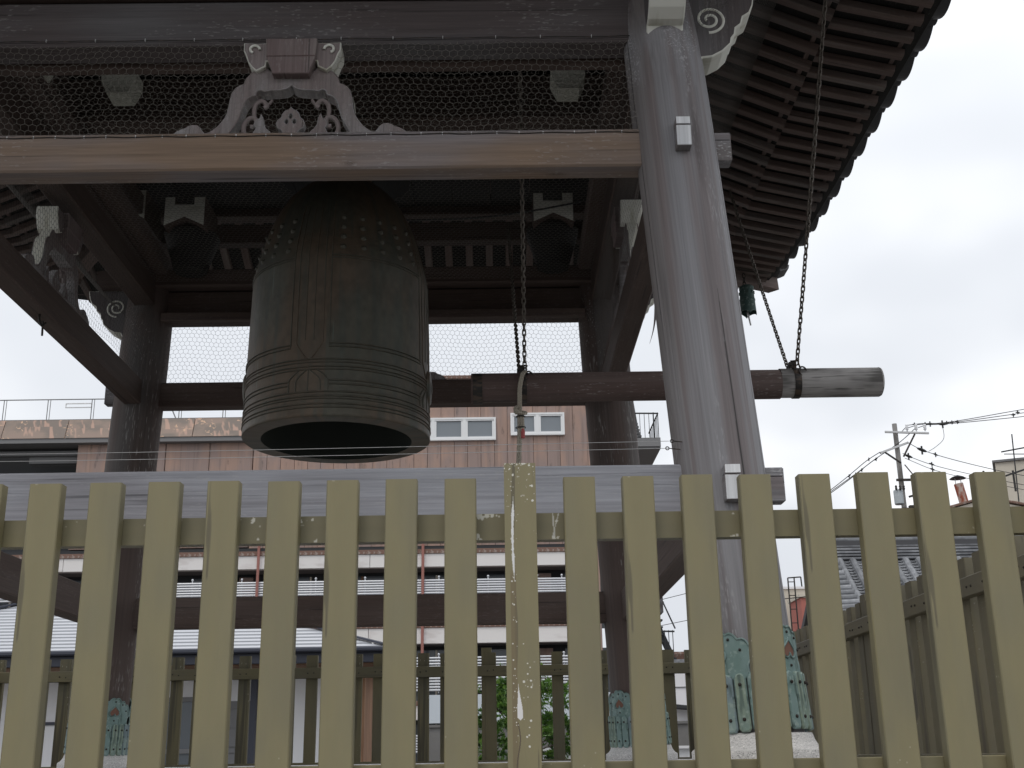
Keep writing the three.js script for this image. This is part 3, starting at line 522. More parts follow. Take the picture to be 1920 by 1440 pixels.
  // hip rafters out to the corners
  for (const sx of [-1, 1]) for (const sz of [-1, 1]) {
    const c = (ex, y) => V(XC + sx * (HX + ex), y, ZC + sz * (HZ + ex));
    part(tower, 'hip_rafter', bar(c(-2.4, 5.9), c(-0.5, 5.15), 0.11, 0.15, 0.005), M.rafter[0]);
    part(tower, 'hip_rafter', bar(c(-0.62, 5.15), c(0.11, 5.3), 0.11, 0.15, 0.005), M.rafter[2]);
    part(tower, 'hip_rafter_end', bar(c(0.105, 5.299), c(0.115, 5.301), 0.108, 0.148, 0.002), M.post);
    const cap = new THREE.CylinderGeometry(0.07, 0.07, 0.3, 20); cap.rotateX(Math.PI / 2); cap.rotateY(Math.atan2(sx, sz)); const q = c(0.06, 5.48); cap.translate(q.x, q.y, q.z);
    part(tower, 'corner_tile', cap, M.tileDark);
  }
}
// purlins, brackets and the great beam that carries the bell
{
  for (const sz of [1, -1]) {
    part(tower, 'purlin', bar(V(XC - 2.2, 5.3, ZC + sz * 1.75), V(XC + 2.2, 5.3, ZC + sz * 1.75), 0.13, 0.16, 0.01), M.inner);
    part(tower, 'bracket_beam', bar(V(XC - 1.9, 5.03, ZC + sz * 1.62), V(XC + 1.9, 5.03, ZC + sz * 1.62), 0.1, 0.14, 0.006), M.inner);
    part(tower, 'cross_beam', bar(V(XC - 1.6, 5.17, ZC + sz * 0.78), V(XC + 1.6, 5.17, ZC + sz * 0.78), 0.16, 0.2, 0.01), M.inner);
  }
  for (const sx of [1, -1]) {
    part(tower, 'purlin', bar(V(XC + sx * 1.68, 5.3, ZC - 2.3), V(XC + sx * 1.68, 5.3, ZC + 2.3), 0.13, 0.156, 0.01), M.inner);
    part(tower, 'bracket_beam', bar(V(XC + sx * 1.54, 5.03, ZC - 2), V(XC + sx * 1.54, 5.03, ZC + 2), 0.1, 0.136, 0.006), M.inner);
  }
  for (let i = 0; i < 12; i++) part(tower, 'added_dark_board', box(XC - 1.62 + i * 0.27, XC - 1.355 + i * 0.27, 5.275 + (i % 2) * 0.004, 5.295, ZC - 1.7, ZC + 1.7), M.board);  // added black boards that make the roof space look dark and hide inner rafters
  part(tower, 'bell_beam', bar(V(XC - 1.75, 5.08, ZC), V(XC + 1.75, 5.08, ZC), 0.24, 0.3, 0.02), M.inner);
  // bracket sets on the plates: a block with its shade painted in as near-black, an arm and its white nose towards the bell
  const noseFace = cut([[-0.132, 0.0], [0, 0.062], [0.132, 0.0], [0.132, 0.205], [0.062, 0.205], [0.062, 0.15], [-0.068, 0.15], [-0.068, 0.205], [-0.132, 0.205]], 0.34, [], 0.003); noseFace.translate(0, 0, -0.17); noseFace.userData.shared = true;
  const blockG = new THREE.CylinderGeometry(0.19, 0.11, 0.26, 8); blockG.rotateY(Math.PI / 8); blockG.userData.shared = true;
  const blk = cut([[-0.05, 0], [0.05, 0], [0.082, 0.07], [0.082, 0.12], [-0.082, 0.12], [-0.082, 0.07]], 0.12, [], 0.003); blk.userData.shared = true;
  for (const x of [0.375, -2.08]) {
    put(tower, 'bracket_nose', noseFace, [M.white, M.inner], [x, 4.9, -7.2], null, 'white painted bracket nose');
    put(tower, 'bracket_block', blockG, M.board, [x, 4.79, -7.43]);
  }
  put(tower, 'bracket_nose', noseFace, [M.white, M.inner], [-2.46, 4.93, -7.15], null, 'white painted bracket nose');
  for (const x of [0.36, -1.86, -2.3]) put(tower, 'bearing_block', blk, M.dullWhite, [x, x < -2 ? 4.78 : 4.645, -5.2], null, 'pale bearing block under the roof');
  part(tower, 'bracket_beam', bar(V(-2.4, 4.95, -5.26), V(0.7, 4.95, -5.26), 0.12, 0.1, 0.005), M.inner);
}
// wire netting in the openings, under the roof and between plate and rafters
{
  const zf = h => PZ(1, h) + 0.06;
  const net = (g, mt = M.wire) => { const m = part(tower, 'wire_netting', g, mt, 'hexagonal wire netting against birds'); return m; };
  net(netting(2.9, 0.47, (u, v) => V(PX(-1, 4.1) + 0.14 + u, 3.935 + v, PZ(1, 3.935) + 0.0625 - v * (K + 0.006) + 0.003 * Math.sin(u * 9)), 0.00075));
  net(netting(2.9, 0.52, (u, v) => V(PX(-1, 4.1) + 0.14 + u, 3.93 + v, PZ(-1, 3.93) + 0.068 + v * (K - 0.01) + 0.004 * Math.sin(u * 7)), 0.0009), M.wireMid);
  for (const sx of [-1, 1]) net(netting(3.05, 0.58, (u, v) => V(PX(sx, 3.93) - sx * (0.068 + v * (K - 0.01)), 3.93 + v, PZ(-1, 4.1) + 0.12 + u), 0.0008), M.wireMid);
  net(netting(3.05, 3.2, (u, v) => { const x = -2.38 + u, z = -7.66 + v; return Math.hypot(x - XC, z - ZC) < 0.36 ? null : V(x, 4.635 + 0.006 * Math.sin(u * 5) * Math.sin(v * 4), z); }, 0.0008));
  for (const sx of [-1, 1]) net(netting(4.1, 0.92, (u, v) => { const t = v / 0.92, x = lerp(0.85, 1.47, t), h = lerp(4.42, 5.22, t) - 0.1 * Math.sin(Math.PI * t) * 0.8; return sx > 0 ? V(x, h, -8.05 + u) : V(2 * XC - x, h, -8.05 + u); }, 0.0009), M.wireDark);
  // staples that hold the front net
  const st = []; const r = rng(5); for (let i = 0; i < 26; i++) { const x = -2.0 + i * 0.105 + (r() - 0.5) * 0.03; st.push(box(x, x + 0.003, 3.933, 3.945, PZ(1, 3.94) + 0.058, PZ(1, 3.94) + 0.064)); if (i % 2) st.push(box(x, x + 0.003, 4.396, 4.408, PZ(1, 4.4) + 0.07, PZ(1, 4.4) + 0.077)); }
  const s = part(tower, 'net_staples', st, M.steel); s.userData.kind = 'stuff';
  const edge = []; for (let i = 0; i <= 40; i++) edge.push(V(-2.35 + i * 0.0765, 3.937 + 0.002 * Math.sin(i * 2.1), PZ(1, 3.937) + 0.0635)); part(tower, 'net_edge_wire', tube(edge, 0.0022, 120, 5), M.iron);
  const edge2 = []; for (let i = 0; i <= 40; i++) edge2.push(V(-2.35 + i * 0.0765, 4.4 + 0.002 * Math.sin(i * 1.7), PZ(1, 4.4) + 0.074)); part(tower, 'net_edge_wire', tube(edge2, 0.002, 120, 5), M.iron);
}

// ------------------------------------------------------------------ the bell
{
  const bx = XC - 0.008, bz = ZC, bell = thing('temple_bell', 'large dark bronze temple bell with raised bands and rows of knobs, hanging in the tower', 'temple bell', [bx, 3.1, bz]);
  const outer = [[0.393, 3.10], [0.484, 3.10], [0.4905, 3.106], [0.4905, 3.118], [0.4885, 3.15], [0.487, 3.18], [0.4855, 3.22], [0.4835, 3.3], [0.482, 3.48], [0.479, 3.66], [0.475, 3.8], [0.469, 3.97], [0.454, 4.05], [0.44, 4.105], [0.408, 4.228], [0.364, 4.341], [0.303, 4.449], [0.213, 4.539], [0.135, 4.58], [0.06, 4.598], [0.001, 4.602]];
  const rAt = y => { for (let i = 3; i < outer.length; i++) if (y <= outer[i][1]) { const a = outer[i - 1], b = outer[i]; return lerp(a[0], b[0], clamp((y - a[1]) / (b[1] - a[1]))); } return 0.01; };
  const fine = spline(outer.slice(5), 70).map(([x, y]) => [Math.max(0.001, x), y]);
  part(bell, 'body', lathe([...outer.slice(0, 5), ...fine], 128, [bx, 0, bz], 3.0), M.bronze);
  part(bell, 'inside', lathe([[0.393, 3.1], [0.4, 3.2], [0.41, 3.6], [0.4, 3.95], [0.34, 4.25], [0.2, 4.42], [0.001, 4.47]], 96, [bx, 0, bz], 2.6), M.bronzeIn);
  const ring = (y, r, a0 = 0, a1 = Math.PI * 2) => { const l = []; const n = Math.ceil(70 * (a1 - a0) / 6.28); for (let i = 0; i <= n; i++) { const a = lerp(a0, a1, i / n); l.push(V(bx + (rAt(y) + 0.002) * Math.sin(a), y, bz + (rAt(y) + 0.002) * Math.cos(a))); } return tube(l, r, n * 2, 6); };
  const T0 = -0.175, W = 0.21;               // where the first upright band sits, and its half width
  for (const [y, r] of [[3.398, 0.0038], [3.382, 0.0036], [3.36, 0.0038], [3.345, 0.0034], [3.228, 0.0045], [3.206, 0.0045], [3.192, 0.0034], [3.166, 0.0045], [3.148, 0.004]]) part(bell, 'band_line', ring(y, r), M.bronze);
  for (let k = 0; k < 4; k++) {
    const c = T0 + k * Math.PI / 2;
    for (const y of [3.482, 3.464, 3.288, 3.268, 3.964, 3.95]) part(bell, 'band_line', ring(y, 0.004, c + W, c + Math.PI / 2 - W), M.bronze);
    const up = (pts, r = 0.0032) => tube(pts.map(([a, y]) => V(bx + (rAt(y) + 0.001) * Math.sin(c + a), y, bz + (rAt(y) + 0.001) * Math.cos(c + a))), r, 60, 6);
    const line = (a, y0, y1) => { const l = []; for (let i = 0; i <= 24; i++) l.push([a, lerp(y0, y1, i / 24)]); return l; };
    for (const s of [-1, 1]) {
      part(bell, 'upright_line', up(line(s * W, 3.47, 4.3)), M.bronze);
      part(bell, 'upright_line', up([...line(s * W * 0.68, 4.28, 3.49), [s * W * 0.5, 3.455], [s * W * 0.25, 3.42], [s * 0.02, 3.4]]), M.bronze);
      part(bell, 'upright_line', up(line(s * W * 0.22, 3.5, 4.28), 0.0022), M.bronze);
      part(bell, 'cross_line', up([[s * W, 3.23], [s * W, 3.29], [s * W * 0.8, 3.315], [s * W * 0.45, 3.343]]), M.bronze);
      part(bell, 'cross_line', up([[s * W * 0.62, 3.23], [s * W * 0.6, 3.29], [s * W * 0.1, 3.343]]), M.bronze);
    }
    part(bell, 'cross_line', up(line(0, 3.23, 3.343), 0.002), M.bronze);
    // knobs in four rows
    const kg = mergeGeometries([norm(lathe([[0.001, 0.014], [0.007, 0.013], [0.0115, 0.009], [0.012, 0.005], [0.019, 0.003], [0.021, 0]], 14))]); kg.rotateX(Math.PI / 2); kg.scale(0.82, 0.82, 0.85); kg.userData.shared = true;
    for (let j = 0; j < 4; j++) for (let i = 0; i < 5; i++) {
      const y = 4.015 + j * 0.062, a = c + W + 0.115 + i * 0.2305, r = rAt(y), sl = Math.atan2(rAt(y - 0.03) - rAt(y + 0.03), 0.06);
      const m = put(bell, 'knob', kg, M.bronze, [bx + r * Math.sin(a), y, bz + r * Math.cos(a)], [0, a, 0]); m.rotation.order = 'YXZ'; m.rotation.x = -sl;
    }
  }
  for (const s of [1, -1]) {                    // lotus seats where the log strikes
    const g = lathe([[0.001, 0.024], [0.03, 0.022], [0.035, 0.016], [0.06, 0.018], [0.085, 0.015], [0.095, 0.006], [0.098, 0]], 28); g.rotateX(Math.PI / 2); g.rotateY(s * Math.PI / 2); g.translate(bx + s * 0.4775, 3.385, bz); part(bell, 'striking_seat', g, M.bronze);
  }
  const loop = []; for (let i = 0; i <= 20; i++) { const a = Math.PI * i / 20; loop.push(V(bx - 0.12 * Math.cos(a), 4.56 + 0.4 * Math.sin(a) ** 0.8, bz)); } part(bell, 'crown_loop', tube(loop, 0.035, 40, 10), M.bronze);
}

// ------------------------------------------------------------------ the striking log, its chains and its rope
const logX0 = -0.15, logX1 = 2.045, logY = x => 3.391 - (2.045 - x) * 0.005, logR = 0.079;
{
  const lg = thing('striking_log', 'long round wooden log hung level on chains to strike the temple bell', 'bell striker', [0.9, logY(0.9), ZC]);
  const body = (x0, x1) => { const g = new THREE.CylinderGeometry(logR, logR, x1 - x0, 40, 1, true); const u = g.attributes.uv; for (let i = 0; i < u.count; i++) u.setXY(i, u.getX(i) * 0.5, u.getY(i) * (x1 - x0) + x0); g.rotateZ(-Math.PI / 2); g.rotateZ(-0.0); g.translate((x0 + x1) / 2, logY((x0 + x1) / 2), ZC); return g; };
  part(lg, 'log_body', body(logX0, 1.5), M.log);
  part(lg, 'weathered_end', [body(1.5, logX1 - 0.012), (() => { const g = lathe([[logR, 0], [logR - 0.003, 0.008], [logR - 0.012, 0.012], [0.001, 0.012]], 40); g.rotateZ(-Math.PI / 2); g.translate(logX1 - 0.012, logY(logX1), ZC); return g; })()], M.logEnd, 'grey weathered butt end of the log');
  const band = (x, w, r = logR + 0.004) => { const g = lathe([[logR - 0.002, -w / 2], [r, -w / 2], [r, w / 2], [logR - 0.002, w / 2]], 40); g.rotateZ(-Math.PI / 2); g.translate(x, logY(x), ZC); return g; };
  part(lg, 'end_cap_disc', (() => { const g = new THREE.CircleGeometry(logR - 0.001, 32); g.rotateY(-Math.PI / 2); g.translate(logX0, logY(logX0), ZC); return g; })(), M.logEnd);
  part(lg, 'iron_band', band(-0.115, 0.05), M.iron);
  for (const x of [0.128, 1.585]) {
    const tiltG = band(x, 0.035); part(lg, 'iron_band', tiltG, M.iron);
    part(lg, 'band_lug', [bar(V(x - 0.01, logY(x) + logR - 0.005, ZC), V(x - 0.01, logY(x) + logR + 0.035, ZC), 0.04, 0.05, 0.004, V(0, 0, 1)), rod(V(x - 0.025, logY(x) + logR + 0.018, ZC - 0.035), V(x - 0.025, logY(x) + logR + 0.018, ZC + 0.035), 0.008)], M.iron);
    const rg = new THREE.TorusGeometry(0.026, 0.0045, 8, 28); rg.rotateY(0.5); rg.translate(x + 0.03, logY(x) + 0.045, ZC + logR * 0.85); part(lg, 'iron_ring', rg, M.iron);
    const hk = tube([V(x + 0.02, logY(x) + 0.06, ZC + 0.06), V(x + 0.015, logY(x) + 0.1, ZC + 0.045), V(x + 0.02, logY(x) + 0.12, ZC + 0.02), V(x - 0.02, logY(x) + 0.12, ZC + 0.015)], 0.005, 20, 6); part(lg, 'iron_hook', hk, M.iron);
  }
}
function chain(a, b, label, wire = 0.0036, pitch = 0.0255) {
  const L = a.distanceTo(b), n = Math.round(L / pitch), dir = b.clone().sub(a).normalize(), list = [], sag = 0.012;
  const loop = []; const hl = pitch * 0.66, hw = 0.0085; for (let i = 0; i < 14; i++) { const t = i / 14 * 2 * Math.PI; loop.push(V(hw * Math.sin(t), (hl - hw) * Math.sign(Math.cos(t)) * (Math.abs(Math.cos(t)) > 0.25 ? 1 : Math.abs(Math.cos(t)) * 4) + hw * Math.cos(t) * (Math.abs(Math.cos(t)) > 0.25 ? 1 : 0.6), 0)); }
  const link = norm(new THREE.TubeGeometry(new THREE.CatmullRomCurve3(loop, true), 18, wire, 5, true));
  const q0 = new THREE.Quaternion().setFromUnitVectors(V(0, 1, 0), dir), rr = rng(17 + Math.round(L * 100));
  for (let i = 0; i < n; i++) {
    const g = link.clone(), t = (i + 0.5) / n, p = a.clone().lerp(b, t); p.y -= sag * Math.sin(Math.PI * t);
    g.applyQuaternion(new THREE.Quaternion().setFromAxisAngle(V(0, 1, 0), (i % 2 ? Math.PI / 2 : 0) + 0.35 + (rr() - 0.5) * 0.3)); g.applyQuaternion(q0); g.translate(p.x, p.y, p.z); list.push(g);
  }
  return single('hanging_chain', list, M.chain, label, 'chain', 'chains that carry the striking log');
}
chain(V(1.59, 3.48, ZC + 0.05), V(1.592, 5.17, -4.72), 'long iron chain outside the right post, nearer of the pair at the weathered log end', 0.0042, 0.029);
chain(V(1.585, 3.48, ZC - 0.1), V(1.592, 5.18, -7.33), 'iron chain slanting back from the weathered log end up to the far eave', 0.004, 0.028);
chain(V(0.136, 3.49, ZC + 0.03), V(0.126, 5.2, -5.18), 'nearer iron chain at the middle of the log above the pull rope', 0.0042, 0.029);
chain(V(0.108, 3.49, ZC - 0.05), V(0.075, 5.05, -7.55), 'farther iron chain at the middle of the log, dark behind the nearer one', 0.004, 0.028);
{
  const rp = thing('pull_rope', 'knotted grey braided pull rope with a red taped end hanging from the log', 'rope', [0.1, 2.6, -5.97]);
  const braid = (path, R, r, turns, n = 160) => {
    const c = new THREE.CatmullRomCurve3(path), L = c.getLength(), out = [];
    for (let k = 0; k < 3; k++) { const l = []; for (let i = 0; i <= n; i++) { const t = i / n, p = c.getPointAt(t), ph = t * L * turns + k * 2.0944; l.push(V(p.x + R * Math.sin(ph), p.y + R * 0.2 * Math.cos(ph * 2), p.z + R * 0.7 * Math.sin(2 * ph))); } out.push(norm(tube(l, r, Math.floor(n * 1.4), 5))); }
    return out;
  };
  const z = ZC + 0.095;
  part(rp, 'rope_length', braid([V(0.137, 3.452, z - 0.025), V(0.124, 3.43, z), V(0.108, 3.36, z + 0.004), V(0.105, 3.28, z), V(0.104, 3.2, z), V(0.102, 3.1, z), V(0.097, 3.0, z), V(0.088, 2.85, z), V(0.084, 2.55, z)], 0.0072, 0.0062, 210, 900), M.rope);
  part(rp, 'rope_tail', braid([V(0.115, 3.215, z), V(0.117, 3.17, z + 0.006), V(0.119, 3.115, z + 0.006)], 0.0062, 0.0055, 210, 160), M.rope);
  part(rp, 'knot', [...braid([V(0.096, 3.25, z + 0.01), V(0.082, 3.235, z + 0.022), V(0.09, 3.215, z + 0.03), V(0.125, 3.205, z + 0.025), V(0.134, 3.218, z), V(0.11, 3.23, z - 0.02), V(0.085, 3.23, z - 0.012), V(0.09, 3.212, z + 0.016), V(0.12, 3.208, z + 0.02)], 0.006, 0.006, 210, 300)], M.rope);
  part(rp, 'binding', [tube([V(0.09, 3.196, z + 0.012), V(0.108, 3.196, z + 0.02), V(0.126, 3.197, z + 0.012), V(0.126, 3.196, z - 0.012), V(0.09, 3.196, z - 0.012)], 0.003, 40, 5, true), tube([V(0.086, 3.136, z + 0.012), V(0.108, 3.137, z + 0.019), V(0.13, 3.138, z + 0.012), V(0.13, 3.137, z - 0.012), V(0.086, 3.136, z - 0.012)], 0.0025, 40, 5, true)], M.cable);
  part(rp, 'red_tape', lathe([[0.001, 0], [0.009, 0.001], [0.011, 0.004], [0.0105, 0.02], [0.0115, 0.035], [0.0095, 0.05], [0.001, 0.051]], 16, [0.119, 3.078, z + 0.006]), M.red, 'red tape round the rope end');
}
// wind bell on the far right corner
{
  const w = thing('wind_bell', 'small green bronze wind bell hanging from the eave corner behind the right post', 'wind bell', [1.972, 4.78, -8.75]);
  const cx = 1.972, cz = -8.75, P = [], U = [], n = 48, rows = 16;
  const rad = y => lerp(0.066, 0.054, y), low = a => 0.028 * Math.abs(Math.sin(2 * a)) ** 0.7;
  const pt = (i, j) => { const a = i / n * 2 * Math.PI, t = j / rows, y = lerp(4.795 + low(a), 5.015, t), b = Math.abs(t - 0.55) < 0.04 ? 0.004 : 0, r = rad(t) + b; return [cx + r * Math.sin(a), y, cz + r * Math.cos(a), a * 0.06, y]; };
  for (let i = 0; i < n; i++) for (let j = 0; j < rows; j++) { const q = [pt(i, j), pt(i + 1, j), pt(i + 1, j + 1), pt(i, j + 1)]; for (const k of [0, 1, 2, 0, 2, 3]) { P.push(q[k][0], q[k][1], q[k][2]); U.push(q[k][3], q[k][4]); } }
  const g = new THREE.BufferGeometry(); g.setAttribute('position', new THREE.Float32BufferAttribute(P, 3)); g.setAttribute('uv', new THREE.Float32BufferAttribute(U, 2)); g.computeVertexNormals();
  const mb = verdi(131, [0.045, 0.085, 0.08], [0.06, 0.1, 0.09]);
  part(w, 'body', g, mb);
  part(w, 'top', lathe([[0.054, 5.01], [0.058, 5.012], [0.058, 5.035], [0.045, 5.045], [0.001, 5.05]], 32, [cx, 0, cz]), mb);
  for (let i = 0; i < 10; i++) { const a = i / 10 * 6.283; const b = box(-0.006, 0.006, -0.012, 0.012, -0.004, 0.004, 0.001); b.rotateY(a); b.translate(cx + 0.058 * Math.sin(a), 4.985, cz + 0.058 * Math.cos(a)); part(w, 'lug', b, mb); }
  const lk = (y, r) => { const t = new THREE.TorusGeometry(0.016, 0.0045, 8, 20); t.scale(0.8, 1.35, 1); t.rotateY(r); t.translate(cx - 0.012, y, cz); return t; };
  for (const [y, r] of [[5.065, 0.3], [5.1, 1.8], [5.135, 0.3]]) part(w, 'link', lk(y, r), M.iron);
  part(w, 'clapper', [rod(V(cx, 5.0, cz), V(cx, 4.8, cz), 0.003), rod(V(cx - 0.005, 4.83, cz), V(cx + 0.012, 4.715, cz), 0.009, 8, 0.007)], M.steel);
}
// small things on the tower
{
  for (const [y0, y1] of [[2.585, 2.598], [2.558, 2.571]]) {
    const z = PZ(1, 2.58) + 0.1; single('tension_wire', tube([V(-2.6, y0, z), V(-1.5, y0 - 0.003, z), V(0.62, y1 - 0.0, z)], 0.0011, 40, 5), M.steel, y0 > 2.57 ? 'upper of two thin wires strung across in front of the bell mouth' : 'lower of two thin wires strung across in front of the bell mouth', 'wire', 'thin wires between the front posts');
  }
  for (const [x, y] of [[0.63, 2.598], [0.612, 2.571]]) { const t = new THREE.TorusGeometry(0.006, 0.0018, 6, 14); t.translate(x, y, PZ(1, 2.58) + 0.1); part(tower, 'eye_screw', [t, rod(V(x + 0.006, y, PZ(1, 2.58) + 0.1), V(x + 0.05, y, PZ(1, 2.58) + 0.08), 0.0018, 6)], M.iron); }
  single('power_cable', tube([V(-1.4, 4.76, -6.9), V(-0.45, 4.778, -6.9), V(-0.11, 4.789, -6.9), V(0.232, 4.834, -6.9), V(0.62, 4.91, -6.9)], 0.006, 60, 6), M.cable, 'thin dark cable sagging under the tower ceiling right of the bell', 'cable');
  const tp = []; for (let i = 0; i <= 12; i++) { const t = i / 12; tp.push([t, 0.652 + 0.012 * Math.sin(t * 2.5) - 0.04 * t * t, 3.4 - 0.29 * t, 0.009 * (1 - t) + 0.0012]); }
  const P = [], I = []; tp.forEach(([t, x, y, w], i) => { P.push(x - w, y, -4.6 + 0.01 * Math.sin(t * 9), x + w, y + 0.004, -4.6 + 0.012 * Math.sin(t * 7 + 1)); if (i) { const o = i * 2; I.push(o - 2, o - 1, o + 1, o - 2, o + 1, o); } });
  const g = new THREE.BufferGeometry(); g.setAttribute('position', new THREE.Float32BufferAttribute(P, 3)); g.setIndex(I); g.computeVertexNormals();
  single('torn_tape', norm(g), M.reddish, 'torn dusky strip of tape dangling beside the right post', 'tape');
  const hx = PX(-1, 3.75) + 0.02; single('metal_hook', [tube([V(hx, 3.785, -5.9), V(hx, 3.75, -5.9), V(hx + 0.01, 3.725, -5.92), V(hx + 0.02, 3.745, -5.94)], 0.006, 20, 6), rod(V(hx, 3.76, -5.95), V(hx, 3.68, -5.96), 0.006)], M.iron, 'small metal hook under the left upper beam', 'hook');
}

// ------------------------------------------------------------------ the picket fences
const FT = 2.237, PW = 0.087, PT = 0.044, ZF = -3.2;
function picketGeo(h, w = PW, t = PT, seed = 0) { const r = rng(seed + 900); const g = prism(rectPts(w, t, 0.003), h, r() * 3, r() * 4); g.rotateX(-Math.PI / 2); g.translate(0, -h / 2, 0); g.userData.shared = true; return g; }
const frontPickets = [0, 1, 2, 3, 4].map(i => picketGeo(0.832, PW, PT, i)), oldPickets = [0, 1, 2, 3].map(i => picketGeo(0.82, 0.082, PT, 20 + i));
{
  const f = thing('picket_fence', 'nearest khaki painted picket fence running across the foreground with a peeling middle post', 'fence', [0, 1.39, ZF]);
  const xs = []; for (let i = -11; i <= 11; i++) xs.push(0.053 + i * 0.1628);
  xs.forEach((x, i) => {
    if (i === 11) return;
    const rr = rng(500 + i), m = put(f, 'picket', frontPickets[i % 5], M.paint, [x + (rr() - 0.5) * 0.003, FT - 0.416 + (rr() - 0.5) * 0.004, ZF - PT / 2]); m.rotation.y = (i % 3) * Math.PI * 0; m.rotation.z = (rr() - 0.5) * 0.004;
  });
  // the taller middle post with flaking paint: white primer shows in flakes and one long scrape
  const chips = [], rc = rng(31); for (let i = 0; i < 60; i++) chips.push([rc(), Math.pow(rc(), 3.2) * 0.13, 0.003 + 0.032 * rc() * rc()]); for (let i = 0; i < 60; i++) chips.push([0.2 + 0.25 * rc() * rc(), 0.1 + rc() * 0.75, 0.004 + 0.012 * rc()]); for (let i = 0; i < 16; i++) chips.push([0.5 + 0.25 * rc(), 0.55 + rc() * 0.3, 0.008 + 0.016 * rc()]);
  const pf = paintFn(66), W = 256, H = 1600, Wm = 0.262, Hm = 0.886;
  const pt = tex(W, H, Wm, Hm, (x, y) => {
    const u = x * Wm / 0.087, d = (1 - y);                     // u across the front face, d downwards
    let c = pf(x * 0.33, y * 0.45); const wob = 0.25 * fbm2(x, y, 40, 140, 5, 3);
    if (u < 1) {
      c = mix3(c, [0.175, 0.135, 0.075], 0.75 * sm(0.14, 0.17, u) * sm(0.36, 0.32, u + wob * 0.1) * sm(0.32, 0.36, d));
      const cx = 0.26 + 0.02 * Math.sin(d * 20); const w1 = 0.05 * sm(0.1, 0.16, d) * sm(0.37, 0.3, d) * (0.4 + 1.2 * fbm2(x, y, 3, 90, 8, 3));
      if (Math.abs(u - cx) < w1 * (0.6 + wob)) c = [0.72, 0.72, 0.71];
      const w2 = 0.1 * sm(0.66, 0.755, d) * sm(0.775, 0.765, d); if (Math.abs(u - 0.34 - (d - 0.66) * 0.5) < w2 * (0.7 + wob)) c = [0.74, 0.73, 0.72];
      if (Math.abs(u - 0.33 - 0.05 * Math.sin(d * 40)) < 0.018 && d > 0.78) c = [0.1, 0.075, 0.05];
      for (const [cu, cd, cr] of chips) { const du = (u - cu) * 0.087, dd = (d - cd) * Hm; if (Math.hypot(du, dd) < cr * 0.22 * (0.3 + 2.6 * wob)) { c = [0.66, 0.65, 0.58]; break; } }
    }
    return c;
  });
  const pg = prism(rectPts(0.087, 0.05), 0.886, 0, 0); pg.rotateX(-Math.PI / 2); pg.rotateY(0); pg.translate(0, -0.443, 0);
  // the front face of the turned prism is its first side: put that side towards the camera
  pg.rotateY(0); pg.userData.shared = true;
  put(f, 'fence_post', pg, mat({ map: pt, roughness: 0.55, bumpMap: paintBump, bumpScale: 0.0006 }), [0.053, FT + 0.04 - 0.443, ZF - 0.022], null, 'taller middle post with flaking white patches');
  const rf = paintFn(63), rchips = []; for (const [cx, sp, n] of [[-0.068, 0.012, 9], [-0.035, 0.03, 5], [0.135, 0.03, 3], [0.208, 0.016, 7], [-0.53, 0.03, 5], [-0.7, 0.03, 2], [0.64, 0.012, 4]]) for (let i = 0; i < n; i++) { const top = rc() < 0.5; rchips.push([cx + (rc() - 0.5) * 2 * sp, cx > 0.19 && cx < 0.3 ? 0.3 + 0.35 * rc() : top ? 0.02 + 0.3 * rc() * rc() : 1 - 0.3 * rc() * rc(), 0.003 + 0.009 * rc() * rc()]); }
  const railTex = tex(96, 1600, 0.25, 3.75, (x, y) => {
    const X = -1.85 + y * 3.75, q = x * 0.25 / 0.074; let c = rf(x * 0.3, y * 1.0).map(v => v * 0.92); const wob = fbm2(x, y, 16, 250, 9, 3, 0.7);
    if (q < 1) { for (const [cx, cq, cr] of rchips) if (Math.hypot(X - cx, (q - cq) * 0.074) < cr * (-0.5 + 2.6 * wob)) { c = [0.56, 0.55, 0.48]; break; } const s = 0.09 + q * 0.03; if (Math.abs(X - 0.135 - s * 0.1) < 0.004 * q * wob + 0.001 || Math.abs(X - 0.16 + q * 0.02) < 0.002 * wob + 0.0006) c = mix3(c, [0.6, 0.6, 0.57], 0.7); }
    return c;
  });
  const rg = prism(rectPts(0.04, 0.074), 3.7, 0, 0); const uv = rg.attributes.uv; // its fourth side faces the camera
  for (let i = 0; i < uv.count; i++) uv.setX(i, uv.getX(i) - 0.154);
  along(rg, V(-1.85, 2.109, ZF - PT - 0.024), V(1.85, 2.109, ZF - PT - 0.024));
  part(f, 'rail', rg, mat({ map: railTex, roughness: 0.55 }), 'upper rail with chipped paint');
  part(f, 'rail', bar(V(-1.85, 1.45, ZF - PT - 0.024), V(1.85, 1.45, ZF - PT - 0.024), 0.04, 0.074, 0.003), M.paint);
}
